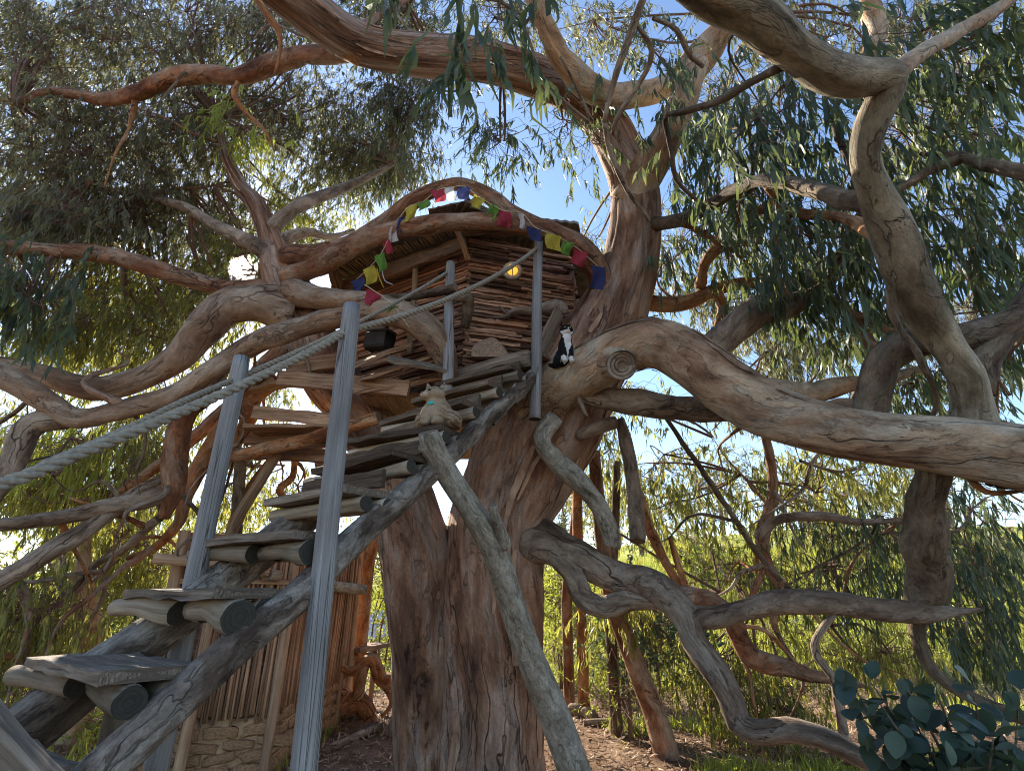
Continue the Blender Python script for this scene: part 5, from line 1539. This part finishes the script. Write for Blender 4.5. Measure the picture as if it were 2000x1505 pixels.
def tuxedo(co):
    x, y, z = co.T
    n = (fbm(co * 25, 2, 2) - .5) * 0.03
    bib = (np.abs(x) + n < 0.006 + 0.030 * np.clip((z - 0.06) / 0.18, 0, 1)) & (y < -0.01) & (z > 0.05) & (z < 0.27)
    legs = (z + n < 0.065) & (y < -0.02) & (np.abs(x) < 0.06)
    muz = (z + n < 0.300) & (z > 0.24) & (y < -0.05)
    blaze = (np.abs(x - 0.006) < 0.006) & (z < 0.325) & (z > 0.25) & (y < -0.05)
    w_ = (bib | legs | muz | blaze)[:, None]
    return np.where(w_, np.array([0.72, 0.70, 0.67]), np.array([0.014, 0.013, 0.014]))


coat(me, tuxedo)
o = bpy.data.objects.new('body', me); COL.objects.link(o); o.parent = CAT2
for s_ in (-1, 1):
    ball('eye', (s_ * 0.023, -0.083, 0.326), 0.0065, EYEM, CAT2)
ball('nose', (0, -0.096, 0.302), 0.006, NOSEM, CAT2)

# ================================================================== reed hut below
HB = np.array([-2.3, 5.35, 0.0])
HC = np.array([-2.42, 5.55]); HR = np.array([-2.30, 8.1]); HL = np.array([-3.9, 5.15])
HC = P(545, 1300, 5.15)[:2]; HR = P(680, 1300, 7.3)[:2]; HL = P(300, 1300, 4.75)[:2]
HUT = thing('reed_hut', (HC[0], HC[1], 0), 'low hut of upright reeds over a rough stone base under the stairs', 'hut')
MORT = plain('hut_mortar', (0.42, 0.265, 0.15), 0.95, 12, 0.35, 0.1, 0.5)
STONE = plain('hut_stone', (0.33, 0.19, 0.105), 0.95, 9, 0.5, 0.1, 0.8)
POLE = wood('hut_pole', (0.36, 0.22, 0.13), (0.46, 0.31, 0.20), (0.20, 0.11, 0.07), grain=0.6, var=0.25)
rg = np.random.default_rng(31)
for a, b, n_st in ((HL, HC, 6), (HC, HR, 8)):
    L = np.linalg.norm(b - a); d = (b - a) / L; nn = np.array([-d[1], d[0]])
    g = Geo(); beam(g, [*(a + nn * 0.14), 0.20], [*(b + nn * 0.14), 0.20], 0.24, 0.60, seg=10, jit=0.01)
    base = g.build('stone_base', [MORT, MORT], HUT, smooth=False)
    z = -0.02
    while z < 0.42:
        h = rg.uniform(0.09, 0.17)
        x = rg.uniform(-0.05, 0.05)
        while x < L - 0.08:
            w_ = rg.uniform(0.16, 0.42)
            p = a + d * (x + w_ / 2)
            bm_ = bmesh.new()
            bmesh.ops.create_cube(bm_, size=1)
            bmesh.ops.bevel(bm_, geom=bm_.edges[:], offset=0.22, segments=2, affect='EDGES', profile=0.6)
            for v in bm_.verts:
                v.co += Vector(rg.normal(0, 0.055, 3))
            me = bpy.data.meshes.new('stone'); bm_.to_mesh(me); bm_.free()
            me.polygons.foreach_set('use_smooth', np.ones(len(me.polygons), bool))
            me.materials.append(STONE)
            o = bpy.data.objects.new('stone', me); COL.objects.link(o); o.parent = base
            o.location = (p[0] - HC[0] + nn[0] * 0.05, p[1] - HC[1] + nn[1] * 0.05, z + h / 2)
            o.rotation_euler = (0, rg.normal(0, 0.10), math.atan2(d[1], d[0]))
            o.scale = (w_ * 0.88, 0.13, h * 0.86)
            x += w_
        z += h
    # upright reeds above, each its own
    g = Geo(); beam(g, [*(a + nn * 0.10), 1.32], [*(b + nn * 0.10), 1.32], 0.03, 1.75, seg=4)
    scr = g.build('screen', [BEAMW, BEAMW], HUT, smooth=False)
    x = 0.02
    while x < L:
        r_ = rg.uniform(0.009, 0.016)
        p = a + d * x
        top, bot = 2.15 + rg.normal(0, 0.03), 0.50 + rg.normal(0, 0.03)
        lean = rg.normal(0, 0.012)
        gg = Geo(); tube(gg, np.array([[p[0], p[1], bot, r_], [p[0] + lean, p[1] + rg.normal(0, .006), (top + bot) / 2, r_], [p[0] + lean, p[1], top, r_ * .9]]), seg=6, ds=0.5, seed=int(x * 100))
        gg.build('reed', [REEDHUT, REEDHUT], scr)
        x += r_ * 1.9
    one_beam('rail', [*(a - nn * 0.02), 1.72], [*(b - nn * 0.02), 1.72], 0.02, 0.04, [POLE, POLE], HUT, seed=3)
for p, r_, h_ in ((HC, 0.05, 2.3), (HR, 0.055, 2.6), (HL, 0.06, 2.2), (HC + (HR - HC) * 0.86, 0.035, 2.2), (HC + (HL - HC) * 0.60 - [0, .12], 0.05, 1.6)):
    one_log('post', np.array([[p[0], p[1], -0.05, r_], [p[0] + .015, p[1], h_ / 2, r_ * .95], [p[0], p[1], h_, r_ * .9]]), [POLE, CUT_BARK], HUT, seg=14, ds=0.1, flute=0.08, rough=0.05, seed=int(r_ * 900))
one_log('top_log', np.array([[*P(520, 1120, 5.2), .06], [*P(620, 1140, 6.3), .065], [*P(700, 1150, 7.1), .07], [*P(716, 1151, 7.2), .06]]), [PROP, CUT_BARK], HUT, seg=16, ds=0.08, flute=0.06, rough=0.05, seed=5)
one_log('top_log', np.array([[*P(525, 1118, 5.2), .05], [*P(420, 1100, 5.0), .05], [*P(300, 1090, 4.8), .05]]), [POLE, CUT_BARK], HUT, seg=14, ds=0.08, flute=0.06, rough=0.05, seed=6)

# far shack, bench and fallen wood in the sunlit gap
SH = thing('far_shack', [*P(735, 1290, 13)[:2], float(gh(*P(735, 1290, 13)[:2]))], 'small pale shack with a shiny tin roof among yellow bushes', 'shed')
WH = plain('shack_wall', (0.55, 0.56, 0.50), 0.8)
TIN = plain('tin_roof', (0.45, 0.47, 0.50), 0.35, 5, 0.3, 0.5)
one_beam('wall', P(712, 1275, 13), P(752, 1275, 13.2), 0.9, 0.75, [WH, WH], SH, seed=1)
one_beam('roof', P(706, 1222, 12.7), P(766, 1216, 13.0), 1.2, 0.06, [TIN, TIN], SH, seed=2, up=(0, -0.5, 0.8))
one_beam('door', P(722, 1278, 12.55), P(728, 1278, 12.56), 0.05, 0.6, [BEAMW, BEAMW], SH, seed=3)
BN = thing('plank_table', P(705, 1380, 7.9) * [1, 1, 0], 'rough plank table in the gap between the hut and the trunk', 'table')
one_beam('top', P(682, 1270, 7.4), P(742, 1258, 8.2), 0.35, 0.06, [BEAMW, BEAMW], BN, seed=4)
one_beam('rail', P(678, 1285, 7.4), P(735, 1278, 8.1), 0.05, 0.08, [PLANK2, PLANK2], BN, seed=5)
one_log('leg', np.array([[*(P(690, 1275, 7.6)), .035], [*(P(690, 1275, 7.6) * [1, 1, 0]), .04]]), [POLE, CUT_BARK], BN, seg=10, ds=.2)
one_log('leg', np.array([[*(P(733, 1262, 8.0)), .035], [*(P(733, 1262, 8.0) * [1, 1, 0]), .04]]), [POLE, CUT_BARK], BN, seg=10, ds=.2)
FB = thing('fallen_branch', P(720, 1400, 7.0) * [1, 1, 0], 'orange twisted fallen branch lying between the hut and the trunk', 'branch')
for pts in ([(655, 1300, 7.0, 16), (690, 1310, 7.0, 18), (715, 1290, 7.0, 20), (730, 1290, 7.0, 22), (745, 1325, 7.0, 26), (780, 1330, 7.0, 28), (810, 1345, 7.0, 20)],
            [(715, 1295, 7.0, 18), (705, 1330, 7.0, 22), (700, 1370, 7.0, 26), (720, 1410, 7.0, 34), (690, 1420, 6.9, 20)],
            [(650, 1355, 7.1, 40), (680, 1375, 7.05, 44), (705, 1372, 7.0, 36), (722, 1395, 7.0, 30)],
            [(745, 1330, 7.0, 10), (765, 1370, 7.0, 9), (745, 1400, 6.9, 6)]):
    one_log('bough', np.array([[*P(a, b, z), wd * z / 2000] for a, b, z, wd in pts]), [BARK_ORANGE, CUT_BARK], FB, seg=14, ds=0.05, flute=0.2, rough=0.1, seed=pts[0][0] % 50)


def rock(px, py, z, r, label, seed, sq=(1, .9, .8), name='boulder'):
    p = P(px, py, z)
    bm_ = bmesh.new()
    bmesh.ops.create_icosphere(bm_, subdivisions=3, radius=1)
    co = np.array([v.co[:] for v in bm_.verts])
    d = 0.7 + 0.6 * fbm(co * 1.3 + seed * 4, 3, seed)
    for v, q in zip(bm_.verts, d):
        v.co = Vector((v.co.x * q * r * sq[0], v.co.y * q * r * sq[1], v.co.z * q * r * sq[2]))
    me = bpy.data.meshes.new(name); bm_.to_mesh(me); bm_.free()
    me.materials.append(STONEG)
    o = bpy.data.objects.new(name, me); COL.objects.link(o)
    zz = float(gh(p[0], p[1]))
    o.location = (p[0], p[1], zz + r * sq[2] * 0.45)
    o.rotation_euler = (0, 0, seed)
    return tag(o, label, 'rock', 'rocks at the trees')


STONEG = plain('rock_tan', (0.24, 0.18, 0.13), 0.95, 7, 0.5, 0.1, 0.9)
rock(1122, 1400, 7.15, 0.13, 'tan rock at the foot of the slender pair, the left one', 1)
rock(1150, 1408, 7.0, 0.12, 'tan rock at the foot of the slender pair, the right one', 2)
rock(782, 1440, 6.2, 0.17, 'dark rock against the left foot of the great trunk', 3)
rock(415, 1510, 4.7, 0.16, 'pale rock at the foot of the hut wall', 4)
for q, (pts, lab) in enumerate([([(640, 1470, 5.6, 16), (700, 1430, 6.1, 15), (750, 1400, 6.6, 14)], 'grey pole lying on the ground between the hut and the trunk'),
                                ([(1140, 1420, 6.6, 12), (1200, 1415, 6.6, 16), (1215, 1425, 6.5, 12)], 'short log lying behind the leaning tree'),
                                ([(1380, 1470, 5.6, 6), (1500, 1490, 5.3, 7), (1600, 1500, 5.2, 5)], 'thin dead stick on the grass at lower right')]):
    w = np.array([[*P(a, b, z), wd * z / 2000] for a, b, z, wd in pts])
    w[:, 2] = gh(w[:, 0], w[:, 1]) + w[:, 3] * 0.9
    tag(one_log('fallen_log', w, [BARK_GREY, CUT_BARK], None, seg=12, ds=0.08, flute=0.08, rough=0.05, seed=q), lab, 'log')

# ================================================================== litter and grass
def scatter(n, x0, x1, y0, y1, seed, mask=None):
    r_ = np.random.default_rng(seed)
    x = r_.uniform(x0, x1, n); y = r_.uniform(y0, y1, n)
    if mask is not None:
        k = mask(x, y, r_); x, y = x[k], y[k]
    return np.stack([x, y, gh(x, y)], -1), r_


b_, r_ = scatter(42000, -7, 8, 2.5, 15, 3)
n = len(b_)
ld = unit(np.c_[r_.normal(0, 1, (n, 2)), r_.normal(0.12, 0.22, n)])
leaf_mesh(b_ + [0, 0, 0.012], ld, r_.uniform(.06, .17, n), r_.uniform(.012, .026, n), unit(np.c_[r_.normal(0, .4, (n, 2)), np.ones(n)]), r_.normal(0, 1.6, n), np.clip(r_.normal(.5, .3, n), 0, 1), 'leaf_litter', [LITTER], None)
tag(bpy.data.objects['leaf_litter'], 'dry brown leaves and bark strips covering the ground', 'leaf litter')


def grass(name, n, box, seed, label, hgt, mask, wid=0.006):
    b_, r_ = scatter(n, *box, seed, mask)
    n = len(b_)
    ld = unit(np.c_[r_.normal(0, .45, (n, 2)), np.ones(n)])
    o = leaf_mesh(b_, ld, hgt * r_.uniform(.5, 1.4, n), wid * r_.uniform(.7, 1.5, n), unit(r_.normal(size=(n, 3))), r_.normal(0, 1.2, n), np.clip(r_.normal(.55, .25, n), 0, 1), name, [GRASS], None)
    tag(o, label, 'grass')


def patchy(scale, thr, seed):
    return lambda x, y, r_: fbm(np.stack([x, y, 0 * x], -1) * scale, 2, seed) > thr


grass('grass', 26000, (1.2, 9, 4.5, 9), 5, 'bright green weeds and grass on the litter at lower right', 0.14, patchy(0.9, 0.53, 4), 0.012)
grass('meadow_grass', 60000, (-14, 22, 10, 26), 6, 'long sunlit meadow grass on the slope behind', 0.5, patchy(0.4, 0.36, 7), 0.02)
grass('grass', 7000, (-6.5, -2.2, 4, 9), 8, 'bright green weeds under the foot of the stairs', 0.16, patchy(0.9, 0.5, 5), 0.012)

# ================================================================== round-leaved sapling, near right
SP = thing('gum_sapling', P(1900, 1620, 2.6) * [1, 1, 0], 'dark blue-green sapling with broad round leaves at the lower right corner', 'sapling')
rg = np.random.default_rng(77)
sb = np.array(SP.location)
tips = [(1660, 1380, 2.45), (1720, 1375, 2.3), (1850, 1400, 2.25), (1940, 1440, 2.1), (1860, 1500, 2.1), (1780, 1390, 2.5), (1990, 1350, 2.3), (1640, 1300, 2.5), (1700, 1330, 2.45), (1760, 1320, 2.4), (1830, 1350, 2.4), (1900, 1340, 2.3), (1960, 1400, 2.2), (1740, 1420, 2.4), (1820, 1450, 2.3), (1690, 1450, 2.5), (1900, 1470, 2.2), (1980, 1490, 2.1), (1780, 1500, 2.3)]
LB, LDIR, LL = [], [], []
for q, tpx in enumerate(tips):
    e = P(*tpx)
    m1 = sb + (e - sb) * 0.5 + [0, 0, 0.12] + rg.normal(0, .03, 3)
    w = np.array([[*sb, .013], [*m1, .008], [*e, .003]])
    g = Geo(); qq = tube(g, w, seg=8, ds=0.04, seed=q)
    g.build('stem', [BARK_GREY, BARK_GREY], SP)
    for f in np.linspace(0.34, 1, 14):
        c = qq[int(f * (len(qq) - 1)), :3]
        for s_ in (-1, 1):
            LB.append(c); LDIR.append(unit(rg.normal(0, .8, 3) + [0, 0, -0.1])); LL.append(rg.uniform(.06, .125))
LB = np.array(LB); LDIR = np.array(LDIR); LL = np.array(LL)
n = len(LB)
nr = unit(rg.normal(0, .5, (n, 3)) + [0, -0.4, 0.8])
s_ = unit(np.cross(LDIR, nr)); u_ = np.cross(s_, LDIR)
prof = [(0.0, .02), (.08, .20), (.2, .36), (.38, .46), (.58, .44), (.76, .33), (.9, .18), (1.0, .02)]
V = []
for f, w_ in prof:
    for sg in (-1, 0, 1):
        V.append(LB + LDIR * (LL * (0.12 + f))[:, None] + s_ * (LL * w_ * sg * .85)[:, None] + u_ * (LL * (.10 * abs(sg) * w_ * 2 - .08 * f * f))[:, None])
V = np.stack(V, 1)
Q = []
for a in range(7):
    for b in range(2):
        i0 = a * 3 + b
        Q.append([i0, i0 + 1, i0 + 4, i0 + 3])
Q = (np.arange(n)[:, None, None] * 24 + np.array(Q)[None]).reshape(-1, 4)
me = mesh_np('crown', V.reshape(-1, 3), [Q], None, None, [LEAF_ROUND], True, np.repeat(np.clip(rg.normal(.4, .25, n), 0, 1), 24))
o = obj('crown', me, SP); o['kind'] = 'stuff'
